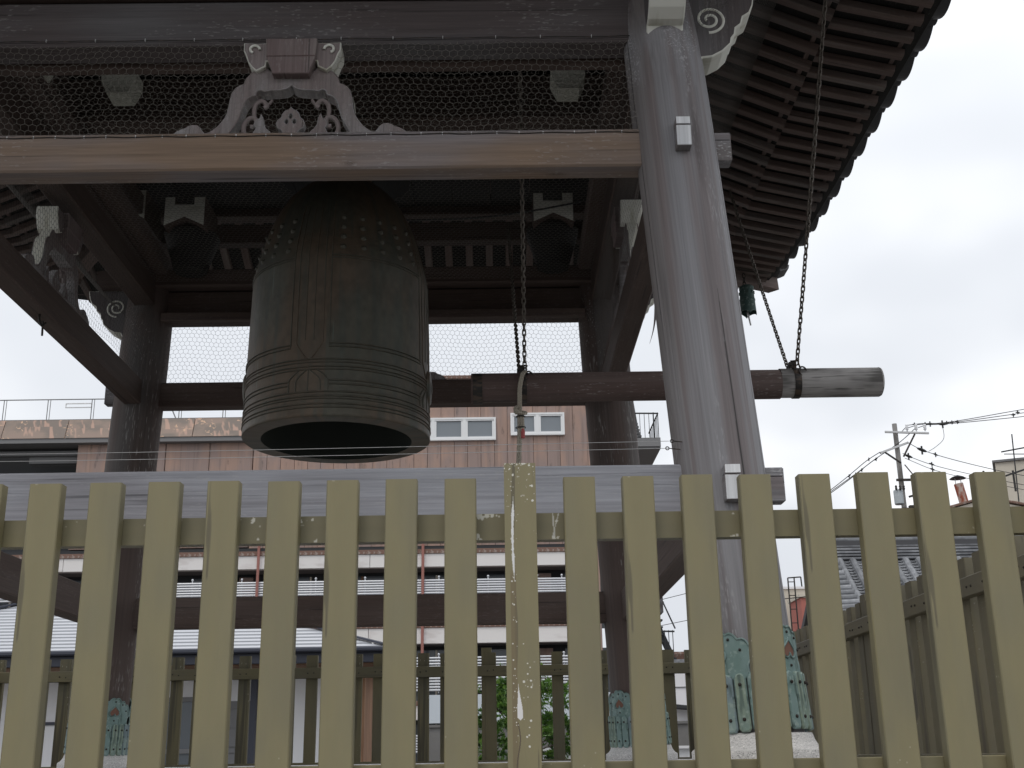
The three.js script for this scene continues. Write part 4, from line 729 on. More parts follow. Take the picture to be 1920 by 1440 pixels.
function sideFence(name, label, a, b, inward, first, n, sp, posts, mp) {   // rails on the inner side with bolt heads
  const f = thing(name, label, 'fence', [(a.x + b.x) / 2, 1.39, (a.z + b.z) / 2]);
  const d = b.clone().sub(a).normalize(), ry = Math.atan2(-d.z, d.x), rr = rng(Math.round(a.x * 100) + 4000), bolts = [];
  for (let i = 0; i < n; i++) {
    const p = a.clone().addScaledVector(d, first + i * sp); if (p.clone().sub(a).dot(d) > a.distanceTo(b)) break;
    put(f, 'picket', oldPickets[i % 4], mp, [p.x, FT - 0.41 + (rr() - 0.5) * 0.006, p.z], [0, ry, (rr() - 0.5) * 0.006]);
    for (const k of [-0.022, 0.022]) { const q = p.clone().addScaledVector(d, k).addScaledVector(inward, PT / 2 + 0.042); const s = new THREE.SphereGeometry(0.005, 8, 6); s.translate(q.x, 2.105 + (rr() - 0.5) * 0.01, q.z); bolts.push(norm(s)); }
  }
  const off = inward.clone().multiplyScalar(PT / 2 + 0.0215);
  const L = a.distanceTo(b), cutAt = L * 0.55; for (const y of [2.107, 1.45]) { part(f, 'rail', bar(a.clone().add(off).setY(y), a.clone().addScaledVector(d, cutAt - 0.002).add(off).setY(y), 0.04, 0.076, 0.003), mp); part(f, 'rail', bar(a.clone().addScaledVector(d, cutAt + 0.002).add(off).setY(y - 0.004), b.clone().add(off).setY(y - 0.004), 0.04, 0.076, 0.003), mp); }
  for (const t of posts) { const p = a.clone().addScaledVector(d, t).addScaledVector(inward, -0.02); part(f, 'fence_post', bar(V(p.x, 1.39, p.z), V(p.x, FT + 0.035, p.z), 0.075, 0.075, 0.004, V(0, 0, 1)), mp); }
  const b2 = part(f, 'bolt_heads', bolts, M.iron); b2.userData.kind = 'stuff';
}
sideFence('picket_fence', 'far dark khaki picket fence behind the tower, in front of the houses', V(-3.75, 0, -8.9), V(1.9, 0, -8.9), V(0, 0, 1), 0.0775, 40, 0.1628, [1.62, 3.63, 5.6], M.paintOld);
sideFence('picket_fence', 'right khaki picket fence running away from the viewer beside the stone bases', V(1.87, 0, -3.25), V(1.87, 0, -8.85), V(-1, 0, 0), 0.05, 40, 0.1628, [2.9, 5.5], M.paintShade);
sideFence('picket_fence', 'left picket fence closing the platform at the edge of the view', V(-3.75, 0, -8.85), V(-3.75, 0, -3.25), V(1, 0, 0), 0.05, 40, 0.1628, [], M.paintOld);

// ------------------------------------------------------------------ the block of flats behind
{
  const Z = -45, b = thing('apartment_building', 'stained brown block of flats with white balcony bands and silver railings behind the tower', 'building', [-12, 0, Z - 6]);
  const r = rng(808), XL = -34, XR = 3.42;
  // body set back behind the balconies, and the upper wall of panels
  part(b, 'wall', [box(XL, XR - 0.02, 0, 9.3, Z - 12, Z - 1.5), box(-9.6, XR - 0.02, 9.3, 15.9, Z - 12, Z - 0.16), box(XL, -9.6, 9.3, 13.5, Z - 12, Z - 1.6)], M.dark);
  part(b, 'roof_slab', box(-9.7, XR + 0.05, 15.92, 16.06, Z - 12.1, Z + 0.04, 0.02), M.brownEdge);
  const xs = []; for (let x = -9.62; x < XR - 0.3; x += 0.52 + (r() - 0.5) * 0.05) xs.push(x); xs.push(XR);
  for (let i = 0; i < xs.length - 1; i++) part(b, 'wall_panel', box(xs[i] + 0.007, xs[i + 1] - 0.007, 9.25, 15.92, Z - 0.16, Z + (r() - 0.5) * 0.01, 0.004), M.panel[Math.floor(r() * 4)]);
  // windows in the upper wall
  const win = (x0, x1, y0, y1, n, z = Z + 0.11) => {
    const f = [], w = 0.075; f.push(box(x0, x1, y1 - w, y1, z - 0.14, z + 0.02), box(x0, x1, y0, y0 + w, z - 0.14, z + 0.03));
    const p = part(b, 'window', [...f, box(x0, x0 + w, y0 + w, y1 - w, z - 0.14, z + 0.02), box(x1 - w, x1, y0 + w, y1 - w, z - 0.14, z + 0.02), ...Array.from({ length: n - 1 }, (_, i) => { const c = x0 + (x1 - x0) * (i + 1) / n; return box(c - 0.06, c + 0.06, y0 + w, y1 - w, z - 0.14, z + 0.015); })], M.frameW);
    for (let i = 0; i < n; i++) { const a = x0 + (x1 - x0) * i / n + (i ? 0.06 : w), c = x0 + (x1 - x0) * (i + 1) / n - (i < n - 1 ? 0.06 : w); for (const [nm, g, m] of [['sash', [box(a, c, y1 - w - 0.055, y1 - w, z - 0.1, z), box(a, c, y0 + w, y0 + w + 0.07, z - 0.1, z), box(a, a + 0.07, y0 + w + 0.07, y1 - w - 0.07, z - 0.1, z), box(c - 0.07, c, y0 + w + 0.07, y1 - w - 0.07, z - 0.1, z)], M.frameW], ['pane', [box(a + 0.07, c - 0.07, y0 + w + 0.07, y1 - w - 0.07, z - 0.07, z - 0.055)], M.paneFrost]]) { const m2 = part(p, nm, g, m); } }
  };
  win(-3.85, -0.16, 13.36, 14.28, 3); win(0.42, 2.54, 13.53, 14.44, 2); win(-8.6, -6.2, 13.3, 14.2, 2);
  // the lower left wing: sloping parapet, roof railing, dark gallery
  for (let x = -34.2, i = 0; x < -9.8; x += 2.47, i++) {
    const x1 = Math.min(x + 2.47, -9.66), g = prism([[0, 13.6], [0.34, 13.6], [0.02, 14.42], [-0.2, 14.42]].map(([a, y]) => [a, y - 13.6]), x1 - x - 0.03, i * 3.1, 0); g.rotateY(Math.PI / 2); const P = g.attributes.position; for (let k = 0; k < P.count; k++) P.setXYZ(k, P.getX(k), P.getY(k), -P.getZ(k)); g.computeVertexNormals(); g.translate(x + 0.015, 13.6, Z + 0.0); const u = g.attributes.uv; for (let k = 0; k < u.count; k++) u.setXY(k, u.getY(k), u.getX(k));
    part(b, 'parapet_panel', g, M.parapet[i % 3]);
  }
  part(b, 'parapet_ledge', box(XL, -9.66, 13.42, 13.6, Z - 1.2, Z + 0.3), M.grey);
  for (let x = -16.5, i = 0; x < -9.8; x += 1.72, i++) part(b, 'wall_panel', box(x + 0.012, Math.min(x + 1.72, -9.64) - 0.012, 9.3, 13.42, Z - 0.5, Z - 0.05 + (i % 2) * 0.02, 0.02), M.panel[(i + 1) % 4]);
  part(b, 'gallery_beam', [box(XL, -16.52, 13.12, 13.3, Z - 0.8, Z - 0.5), box(-18.6, -16.52, 12.85, 13.12, Z - 1, Z - 0.7)], M.grey);
  part(b, 'roof_railing', [rod(V(XL, 15.36, Z - 0.3), V(-9.7, 15.36, Z - 0.3), 0.022, 6), rod(V(XL, 14.52, Z - 0.3), V(-9.7, 14.52, Z - 0.3), 0.018, 6), ...Array.from({ length: 14 }, (_, i) => [rod(V(-33.6 + i * 1.74, 14.4, Z - 0.3), V(-33.6 + i * 1.74, 15.36, Z - 0.3), 0.018, 6), rod(V(-33.5 + i * 1.74, 14.4, Z - 0.3), V(-33.5 + i * 1.74, 15.36, Z - 0.3), 0.014, 6)]).flat(), rod(V(-13.1, 15.1, Z - 0.3), V(-12.8, 14.45, Z - 0.3), 0.025, 6)], M.grey);
  part(b, 'roof_sign_frame', [box(-17.3, -16.25, 15.22, 15.25, Z - 0.5, Z - 0.45), box(-17.3, -16.25, 15.06, 15.09, Z - 0.5, Z - 0.45), box(-17.3, -17.27, 15.09, 15.22, Z - 0.5, Z - 0.45), box(-16.28, -16.25, 15.09, 15.22, Z - 0.5, Z - 0.45)], M.frameW);
  // balconies, floor by floor
  const floor = (top, bandH, railTop, railN, gap) => {
    for (let x = XL; x < XR; x += 2.9) part(b, 'balcony_band', box(x + 0.01, Math.min(x + 2.9, XR) - 0.01, top - bandH, top, Z - 0.35, Z, 0.01), M.band);
    part(b, 'balcony_edge', box(XL, XR, top, top + 0.17, Z - 1.4, Z + 0.05, 0.01), M.brownEdge);
    part(b, 'balcony_soffit', box(XL, XR, top - bandH + 0.02, top - bandH + 0.1, Z - 1.5, Z - 0.35), M.grey);
    for (let i = 0; i < railN; i++) part(b, 'railing_bar', rod(V(XL, railTop - i * gap, Z + 0.02), V(XR, railTop - i * gap, Z + 0.02), 0.038, 8), M.silver);
    part(b, 'railing_posts', Array.from({ length: 40 }, (_, i) => [rod(V(XL + i * 0.93, railTop - railN * gap, Z - 0.04), V(XL + i * 0.93, railTop + 0.11, Z - 0.04), 0.025, 6), (() => { const s = new THREE.SphereGeometry(0.05, 6, 5); s.translate(XL + i * 0.93, railTop + 0.14, Z - 0.04); return s; })()]).flat(), M.silver).userData.kind = 'stuff';
    for (let x = -32.6, i = 0; x < XR - 1; x += 2.9, i++) {       // what stands behind the railing: doors, windows, partitions
      const y0 = top - bandH - 2.25, y1 = top - bandH - 0.12;
      part(b, 'window', box(x + 0.2, x + 1.9, y0, y1, Z - 1.5, Z - 1.44), M.glass); part(b, 'window_mullion', [box(x + 1.02, x + 1.1, y0, y1, Z - 1.45, Z - 1.4), box(x + 1.92, x + 1.99, y0, y1, Z - 1.5, Z - 1.4)], i % 2 ? M.doorWood : M.wallCream);
      if (i % 2) part(b, 'partition', box(x + 2.1, x + 2.62, y0, y1, Z - 1.5, Z - 1.3), M.panel[0]);
    }
  };
  floor(8.95, 0.5, 7.93, 7, 0.093); floor(6.17, 0.58, 5.06, 12, 0.105); floor(3.36, 0.5, 2.3, 7, 0.093);
  part(b, 'balcony_edge', box(XL, XR, 9.0 + 0.125, 9.25, Z - 1.5, Z - 0.02), M.dark);
  for (const [x, y0] of [[-2.98, 0], [-9.2, 6.4], [-17.6, 0]]) part(b, 'drain_pipe', rod(V(x, y0, Z + 0.14), V(x, 9.3, Z + 0.14), 0.055, 8), M.pipe);
  part(b, 'top_rail', [rod(V(XL, 9.62, Z + 0.03), V(XR, 9.62, Z + 0.03), 0.03, 6), rod(V(XL, 9.42, Z + 0.03), V(XR, 9.42, Z + 0.03), 0.03, 6)], M.grey);
  part(b, 'end_wall', box(XR, XR + 0.3, 0, 15.91, Z - 12, Z + 0.02, 0.02), M.panel[2]);
  // outside stair on the right end
  const st = part(b, 'outside_stair', [box(3.72, 6.3, 13.05, 13.4, Z - 0.1, Z - 0.02), box(3.72, 6.3, 12.98, 13.06, Z - 3, Z - 0.1), box(6.22, 6.3, 13.05, 13.4, Z - 3, Z - 0.1)], M.grey, 'grey steel landing and flight');
  const flight = (x0, y0, n, sz) => Array.from({ length: n }, (_, i) => box(x0, x0 + 1.35, y0 + i * 0.2, y0 + i * 0.2 + 0.07, Z - 0.7 - i * 0.26, Z - 0.45 - i * 0.26));
  part(st, 'stair_treads', [...flight(4.3, 13.42, 10), ...flight(4.3, 10.2, 12), ...flight(4.8, 7.0, 12), ...flight(4.8, 4.2, 12)], M.grey).userData.kind = 'stuff';
  part(st, 'stair_railing', [rod(V(3.8, 14.42, Z), V(6.24, 14.38, Z), 0.032, 6), rod(V(6.24, 14.38, Z), V(6.24, 14.38, Z - 3), 0.03, 6), rod(V(3.8, 14.85, Z - 2.6), V(5.5, 14.85, Z - 2.6), 0.03, 6), rod(V(5.5, 13.5, Z - 0.3), V(5.6, 16, Z - 3), 0.03, 6), ...Array.from({ length: 14 }, (_, i) => rod(V(3.9 + i * 0.18, 13.4, Z), V(3.9 + i * 0.18, 14.42, Z), i % 4 ? 0.012 : 0.026, 5)), ...Array.from({ length: 8 }, (_, i) => rod(V(6.26, 13.4, Z - 0.2 - i * 0.36), V(6.26, 14.38, Z - 0.2 - i * 0.36), 0.014, 5))], M.dark);
  part(st, 'lower_flight', [bar(V(5.0, 8.0, Z), V(6.25, 5.1, Z - 0.2), 0.06, 0.25), box(4.4, 6.1, 8.05, 8.45, Z - 1.4, Z), box(4.4, 5.2, 5.8, 8.05, Z - 1.4, Z - 0.2), rod(V(4.6, 5.95, Z + 0.02), V(6.42, 5.9, Z + 0.02), 0.035, 6), ...Array.from({ length: 12 }, (_, i) => rod(V(4.7 + i * 0.15, 4.95, Z + 0.02), V(4.7 + i * 0.15, 5.95, Z + 0.02), 0.016, 5)), box(4.4, 6.45, 4.7, 4.95, Z - 1.4, Z), ...Array.from({ length: 9 }, (_, i) => box(5.7, 6.0, 7.6 - i * 0.26, 7.66 - i * 0.26, Z - 0.6, Z + 0.02)), rod(V(5.2, 9.0, Z + 0.05), V(6.45, 6.0, Z + 0.05), 0.03, 6)], M.dark);
}
// low house with a silver roof
{
  const Z = -16, h = thing('low_house', 'low white house with pale strip metal hip roof behind the far fence on the left', 'house', [-4.7, 0, -18]);
  const ex0 = -9.6, ex1 = -1.52, ey = 2.93, rz = -18.0, ry = 3.79, rx0 = -7.25, rx1 = -4.4;
  const P = (u, t) => V(lerp(lerp(ex0, rx0, t), lerp(ex1, rx1, t), u), lerp(ey, ry, t), lerp(Z, rz, t));
  const face = (q) => { const g = new THREE.BufferGeometry(); g.setAttribute('position', new THREE.Float32BufferAttribute(q.flatMap(p => [p.x, p.y, p.z]), 3)); g.computeVertexNormals(); return norm(g); };
  const dn = p => p.clone().setY(p.y - 0.06), a = V(ex0, ey, Z), b = V(ex1, ey, Z), c = V(rx1, ry, rz), d = V(rx0, ry, rz), e = V(ex1, ey, -20), f = V(ex0, ey, -20);
  part(h, 'roof', [face([a, b, c, a, c, d].map(dn)), face([b, e, c].map(dn)), face([a, d, f].map(dn)), face([e, f, d, e, d, c].map(dn))], M.navy);
  const n = 15; for (let i = 0; i < n; i++) { const t0 = (i + 0.18) / n, t1 = (i + 0.74) / n; const q = [P(0, t0), P(1, t0), P(1, t1), P(0, t1)], g = face([q[0], q[1], q[2], q[0], q[2], q[3]]); const lo = q.map(p => dn(p)); part(h, 'roof_strip', [g, face([lo[0], lo[1], q[1], lo[0], q[1], q[0]]), face([q[3], q[2], lo[2], q[3], lo[2], lo[3]])], M.roofStrip); }
  for (let i = 0; i < 10; i++) { const t0 = (i + 0.12) / 10, t1 = (i + 0.75) / 10, L = (p, q, t) => p.clone().lerp(q, t); const q = [L(b, c, t0), L(e, c, t0), L(e, c, t1), L(b, c, t1)]; part(h, 'roof_strip', face([q[0], q[1], q[2], q[0], q[2], q[3]]), M.roofStrip); }
  part(h, 'hip_cap', [bar(b.clone().add(V(0, 0.02, 0)), c.clone().add(V(0, 0.03, 0)), 0.09, 0.03, 0.005), bar(a.clone().add(V(0, 0.02, 0)), d.clone().add(V(0, 0.03, 0)), 0.09, 0.03, 0.005), bar(d.clone().add(V(0, 0.03, 0)), c.clone().add(V(0, 0.03, 0)), 0.12, 0.04, 0.005)], M.navy);
  part(h, 'gutter', [bar(V(ex0, ey - 0.035, Z + 0.05), V(ex1 + 0.05, ey - 0.035, Z + 0.05), 0.1, 0.07, 0.02), bar(V(ex1 + 0.05, ey - 0.035, Z + 0.1), V(ex1 + 0.05, ey - 0.035, -20), 0.1, 0.07, 0.02)], M.navy);
  part(h, 'fascia', box(ex0, ex1, ey - 0.2, ey - 0.07, Z - 0.1, Z, 0.005), M.navy);
  part(h, 'soffit', box(ex0, ex1 - 0.05, ey - 0.215, ey - 0.2, -20, Z - 0.1), M.doorWood);
  part(h, 'wall', [box(-9.4, -2.4, 0, ey - 0.215, -19.6, -16.9)], M.wallW);
  part(h, 'wall_corner_post', [box(-3.46, -3.38, 0, 2.7, -16.9, -16.78, 0.004), box(-2.1, -2.04, 0, 2.7, -16.9, -16.8, 0.004)], M.navy);
  part(h, 'sill_band', box(-6.6, -5.4, 2.02, 2.06, -16.9, -16.87), M.navy);
  const wn = part(h, 'window', [box(-4.75, -4.0, 2.3, 2.36, -16.9, -16.84), box(-4.75, -4.69, 1.2, 2.3, -16.9, -16.84), box(-4.06, -4.0, 1.2, 2.3, -16.9, -16.84), box(-4.75, -4.0, 1.62, 1.68, -16.9, -16.84)], M.grey);
  part(wn, 'pane', box(-4.69, -4.06, 1.2, 2.3, -16.88, -16.87), M.glass);
  part(h, 'lattice', [box(-3.9, -3.46, 1.2, 2.3, -16.9, -16.88), ...[1.62, 1.7, 1.95, 2.2].map(y => box(-3.9, -3.46, y, y + 0.03, -16.88, -16.86))], M.grey);
  part(h, 'porch_wall', box(-2.4, -2.34, 0, 2.7, -18.6, -16.9), M.wallW);
  part(h, 'door', [box(-2.3, -1.98, 0, 2.6, -18.2, -18.15), box(-1.98, -1.9, 0, 2.7, -18.2, -16.8)], M.doorWood, 'brown wooden entrance door in the porch');
}
// low walls and a garden between
single('garden_wall', [box(-2.0, 6.2, 0, 2.2, -29.3, -29), box(-2.0, 6.2, 2.2, 2.26, -29.35, -28.95)], M.concrete, 'grey garden wall behind the leafy tree', 'wall');
single('white_fence_panel', [box(-2.0, 3.0, 2.3, 2.95, -29.2, -29.15), ...[-2, -0.8, 0.4, 1.6, 2.8].map(x => box(x - 0.03, x + 0.03, 2.2, 3.0, -29.22, -29.13))], M.wallBlue, 'pale translucent screen above the garden wall', 'screen');
single('low_white_wall', [box(0.1, 4.4, 0, 1.57, -14.4, -14.25), box(0.05, 4.45, 1.57, 1.6, -14.44, -14.2)], M.wallW, 'low white wall behind the far fence right of the leafy tree', 'wall');
single('garden_railing', [...Array.from({ length: 4 }, (_, i) => box(-0.12 + i * 0.06, -0.095 + i * 0.06, 1.2, 1.56 - i * 0.008, -13.6, -13.57)), bar(V(-0.16, 1.585, -13.59), V(0.1, 1.55, -13.59), 0.03, 0.02)], M.frameW, 'small white railing at the foot of the leafy tree', 'railing');
{
  const leafGeo = (cx, cy, cz, rx, ry, rz, n, size, seed, clumps) => {
    const r = rng(seed), cl = Array.from({ length: clumps }, () => { const a = r() * 6.283, b = Math.acos(2 * r() - 1), q = 0.35 + 0.65 * Math.cbrt(r()); return [cx + rx * q * Math.sin(b) * Math.cos(a), cy + ry * q * Math.cos(b), cz + rz * q * Math.sin(b) * Math.sin(a), 0.5 + r() * 0.6]; });
    const out = [[], [], []];
    for (let i = 0; i < n; i++) {
      const c = cl[Math.floor(r() * clumps)], s = 0.16 * c[3] * rx, p = [c[0] + (r() + r() - 1) * s * 1.6, c[1] + (r() + r() - 1) * s * 0.8, c[2] + (r() + r() - 1) * s * 1.6];
      const e = new THREE.Euler(0.5 + r() * 1.2, r() * 6.283, (r() - 0.5) * 0.9), k = size * (0.7 + 0.6 * r()), arr = out[r() < 0.5 ? 0 : r() < 0.6 ? 1 : 2];
      const f = [];                                             // a palmate leaf of five narrow lobes
      for (let l = -2; l <= 2; l++) { const a = l * 0.62, L = k * (1 - 0.14 * Math.abs(l)), w = k * 0.17; f.push([0, 0, 0], [Math.sin(a) * L * 0.55 - Math.cos(a) * w, Math.cos(a) * L * 0.55 + Math.sin(a) * w, 0.02 * k], [Math.sin(a) * L, Math.cos(a) * L, -0.12 * k], [0, 0, 0], [Math.sin(a) * L, Math.cos(a) * L, -0.12 * k], [Math.sin(a) * L * 0.55 + Math.cos(a) * w, Math.cos(a) * L * 0.55 - Math.sin(a) * w, 0.02 * k]); }
      for (const q of f) { const v = V(...q).applyEuler(e); arr.push(v.x + p[0], v.y + p[1], v.z + p[2]); }
    }
    return { cl, geos: out.map(a => { const g = new THREE.BufferGeometry(); g.setAttribute('position', new THREE.Float32BufferAttribute(a, 3)); g.computeVertexNormals(); return norm(g); }) };
  };
  const tree = (name, label, x, z, y0, cy, rx, ry, n, size, seed, clumps) => {
    const t = thing(name, label, name === 'maple_tree' ? 'tree' : 'shrub', [x, y0, z]), L = leafGeo(x, cy, z, rx, ry, rx, n, size, seed, clumps), r = rng(seed + 1);
    part(t, 'trunk', tube([V(x, y0, z), V(x + 0.03, (y0 + cy) / 2 - 0.2, z), V(x - 0.03, cy - ry * 0.3, z + 0.02), V(x, cy + ry * 0.5, z)], rx * 0.045, 24, 8), M.bark);
    for (let i = 0; i < Math.min(22, L.cl.length); i++) { const c = L.cl[i]; part(t, 'branch', tube([V(x, cy - ry * 0.5 + r() * ry * 0.5, z), V((x + c[0]) / 2, (cy + c[1]) / 2 - 0.05, (z + c[2]) / 2), V(c[0], c[1], c[2])], rx * 0.012, 12, 5), M.bark); }
    L.geos.forEach((g, i) => { const m = part(t, 'crown', g, M.leaf[i]); m.userData.kind = 'stuff'; });
  };
  tree('maple_tree', 'fresh green leafy maple seen between the pickets right of the peeling post', 0.26, -13.2, 0, 1.72, 0.62, 0.72, 5200, 0.055, 42, 120);
  tree('garden_shrub', 'thin small leaved shrub in front of the low white wall', 0.92, -13.4, 0, 1.62, 0.22, 0.24, 260, 0.035, 52, 22);
  tree('garden_shrub', 'little green sprig at the foot of the far fence left of the maple', -1.95, -14.2, 0, 1.55, 0.16, 0.16, 160, 0.035, 62, 12);
}
// ------------------------------------------------------------------ right background
{
  // temple hall roof of round tiles
  const h = thing('tiled_hall', 'grey hall roof of round clay tiles with a layered ridge right of the tower', 'building', [7.2, 0, -18.5]);
  const x0 = 4.78, x1 = 10.5, zr = -18, yr = 4.26, n = 21, pitch = 0.2, dz = 1, dy = -0.72, Lr = 2.7, dir = V(0, dy, dz).normalize(), nor = V(0, dz, -dy).normalize();
  for (let i = 0; i < 6; i++) part(h, 'ridge_tile', box(x0 + 0.02 + i * 0.006, x1, yr + 0.02 + i * 0.048, yr + 0.052 + i * 0.048, zr - 0.13 + i * 0.012, zr + 0.13 - i * 0.012, 0.008), M.tile[i % 3]);
  part(h, 'ridge_core', box(x0 + 0.08, x1, yr - 0.1, yr + 0.31, zr - 0.09, zr + 0.08), M.tileDark);
  part(h, 'ridge_cap', rod(V(x0 - 0.02, yr + 0.325, zr), V(x1, yr + 0.325, zr), 0.06, 14), M.tile[1]);
  const P = (x, t, k = 0) => V(x, yr - 0.02, zr + 0.1).addScaledVector(dir, t).addScaledVector(nor, k - 0.08 * Math.sin(Math.PI * t / Lr));
  part(h, 'roof_bed', Array.from({ length: 8 }, (_, i) => { const a = P((x0 + x1) / 2, i * Lr / 8, -0.03), b = P((x0 + x1) / 2, (i + 1) * Lr / 8, -0.03); return bar(a, b, x1 - x0, 0.04, 0); }), M.tileDark);
  part(h, 'roof_back', bar(V((x0 + x1) / 2, yr, zr), V((x0 + x1) / 2, yr - 1.9, zr - 2.6), x1 - x0, 0.1, 0), M.tileDark);
  for (let i = 0; i < n; i++) {
    const x = x0 + 0.33 + i * pitch, l = []; for (let k = 0; k < 9; k++) { const t = k * 0.3; l.push(rod(P(x, t, 0.03), P(x, t + 0.297, 0.028), 0.052, 10, 0.049)); }
    part(h, 'tile_row', l, M.tile[i % 3]);
    const q = []; for (let k = 0; k < 36; k++) { const t = k * 0.075 + 0.03, c = P(x + pitch / 2, t, 0); for (let s = 0; s < 5; s++) { const a = -1 + s * 0.4, b = a + 0.4, f = z => 0.018 * z * z; q.push(bar(P(x + pitch / 2 + 0.066 * (a + b) / 2, t - 0.06, (f(a) + f(b)) / 2 + 0.0), P(x + pitch / 2 + 0.066 * (a + b) / 2, t + 0.02, (f(a) + f(b)) / 2 + 0.02), 0.028, 0.01, 0)); } }
    const m = part(h, 'pan_tiles', q, M.tile[(i + 1) % 3]); m.userData.kind = 'stuff';
  }
  for (let k = 0; k < 20; k++) part(h, 'verge_tile', rod(P(x0 - 0.02, 0.1 + k * 0.132, 0.02), P(x0 + 0.29, 0.1 + k * 0.132, 0.035), 0.05, 12), M.tile[k % 3]);
  const y1 = yr + dy * 1.9; part(h, 'wall', box(x0 + 0.3, x1, 0, yr - 0.9, zr - 2, zr + 0.9), M.wallCream);
  part(h, 'gable_board', bar(P(x0 + 0.02, 0, -0.14), P(x0 + 0.02, Lr, -0.14), 0.05, 0.16, 0), M.brickRed);
}
{
  const X = 12.1, Z = -35, p = thing('utility_pole', 'concrete utility pole with crossarms, insulators and two grey transformers', 'utility pole', [12.1, 0, Z]);
  part(p, 'pole', rod(V(12.13, 0, Z), V(12.1, 11.08, Z), 0.1, 14, 0.072), M.poleC);
  part(p, 'crossarm', bar(V(11.72, 10.78, Z + 0.2), V(13.05, 10.72, Z + 0.2), 0.06, 0.06, 0.005), M.steel); part(p, 'crossarm', bar(V(11.5, 10.12, Z + 0.2), V(12.42, 10.46, Z + 0.1), 0.065, 0.065, 0.005), M.steel); part(p, 'crossarm', bar(V(11.9, 9.28, Z + 0.2), V(12.5, 9.28, Z + 0.2), 0.07, 0.07, 0.005), M.iron);
  part(p, 'brace', [bar(V(12.2, 10.0, Z + 0.2), V(12.62, 10.7, Z + 0.2), 0.04, 0.05), bar(V(12.1, 9.8, Z + 0.2), V(11.65, 10.14, Z + 0.2), 0.04, 0.05), bar(V(12.2, 9.75, Z + 0.2), V(12.55, 9.25, Z + 0.2), 0.03, 0.03)], M.iron);
  for (const x of [12.4, 12.68, 12.95]) part(p, 'insulator', lathe([[0.001, 0.22], [0.04, 0.21], [0.045, 0.17], [0.03, 0.15], [0.055, 0.12], [0.03, 0.09], [0.055, 0.06], [0.02, 0.03], [0.02, 0]], 10, [x, 10.79, Z + 0.2]), M.porcelain);
  for (const [x, s] of [[11.86, 1], [12.5, 1]]) {
    const t = part(p, 'transformer', lathe([[0.001, 8.5], [0.125, 8.5], [0.14, 8.53], [0.14, 8.9], [0.125, 8.94], [0.001, 8.98]], 18, [x, 0, Z + 0.34]), M.transformer);
    for (const k of [-0.1, 0.02, 0.13]) part(t, 'bushing', lathe([[0.001, 0.16], [0.03, 0.14], [0.04, 0.1], [0.025, 0.08], [0.04, 0.05], [0.02, 0]], 8, [x + k, 8.9, Z + 0.5]), M.iron);
  }
  part(p, 'transformer_frame', [bar(V(11.95, 8.4, Z + 0.25), V(12.55, 8.36, Z + 0.25), 0.06, 0.06), bar(V(12.2, 8.75, Z + 0.25), V(12.6, 8.86, Z + 0.25), 0.05, 0.06), box(12.2, 12.32, 8.2, 8.5, Z + 0.1, Z + 0.25), box(12.36, 12.44, 8.66, 8.8, Z + 0.2, Z + 0.3)], M.iron);
  const wire = (label, pts, r = 0.012, seg = 40) => single('power_line', tube(pts.map(q => V(...q)), r, seg, 5), M.cable, label, 'power line', 'overhead wires at the utility pole');
  const clip = (x, y, z, s = 0.05, ang = 0) => part(p, 'wire_clamp', [box(x - s * 0.2, x + s * 0.2, y - s * 1.3, y + s * 1.1, z - 0.02, z + 0.02), (() => { const e = new THREE.SphereGeometry(s, 8, 6); e.scale(1.5, 0.45, 0.5); e.rotateZ(ang); e.translate(x, y, z); return e; })()], M.cable);
  wire('upper wire from the pole top running up to the right', [[12.2, 10.75, Z + 0.2], [12.55, 11.05, Z], [13.55, 11.09, Z], [16.2, 11.5, Z], [30, 13.7, Z]]);
  wire('middle wire from the pole top running up to the right', [[12.45, 10.9, Z + 0.2], [12.9, 11.06, Z], [13.55, 11.07, Z], [16.2, 11.39, Z], [30, 13.2, Z]]);
  wire('lowest of the three wires running up to the right', [[12.75, 10.9, Z + 0.2], [13.1, 11.04, Z], [13.55, 11.05, Z], [16.2, 11.27, Z], [30, 12.6, Z]]);
  for (const [x, y, s] of [[12.72, 11.06, 0.05], [13.05, 11.06, 0.06], [13.2, 11.07, 0.07], [13.58, 11.06, 0.1], [13.72, 11.1, 0.05], [13.88, 11.11, 0.05], [14.05, 11.12, 0.05], [15.8, 11.32, 0.05], [15.95, 11.4, 0.05]]) clip(x, y, Z, s);
  wire('upper wire falling from the crossarm to the left', [[11.5, 10.15, Z + 0.2], [11.15, 9.95, Z], [10.5, 9.45, Z], [9.8, 8.95, Z], [7, 7.3, Z + 2]]);
  wire('lower wire falling from the crossarm to the left', [[11.75, 10.2, Z + 0.2], [11.3, 9.92, Z], [10.6, 9.4, Z], [9.8, 8.86, Z], [7, 7.1, Z + 2]]);
  wire('wire looping from the pole top behind the crossarm to the left', [[12.68, 10.9, Z + 0.2], [12.2, 10.5, Z + 0.1], [11.5, 10.05, Z], [10.6, 9.43, Z], [9.8, 8.9, Z]]);
  for (const [x, y] of [[11.2, 9.98], [11.42, 9.98], [10.55, 9.47], [10.75, 9.52], [10.95, 9.65]]) clip(x, y, Z, 0.045, 0.65);
  wire('top wire falling from the crossarm to the right', [[12.42, 10.46, Z + 0.1], [12.75, 10.3, Z], [13.3, 10.08, Z], [15.2, 9.55, Z], [19, 8.8, Z]], 0.011);
  wire('second wire falling from the pole to the right', [[12.25, 10.15, Z], [12.55, 10.0, Z], [13.2, 9.75, Z], [15.2, 9.25, Z], [19, 8.5, Z]], 0.01);
  wire('third wire falling from the pole to the right', [[12.3, 10.0, Z], [13.2, 9.6, Z], [15.2, 9.1, Z], [19, 8.3, Z]], 0.009);
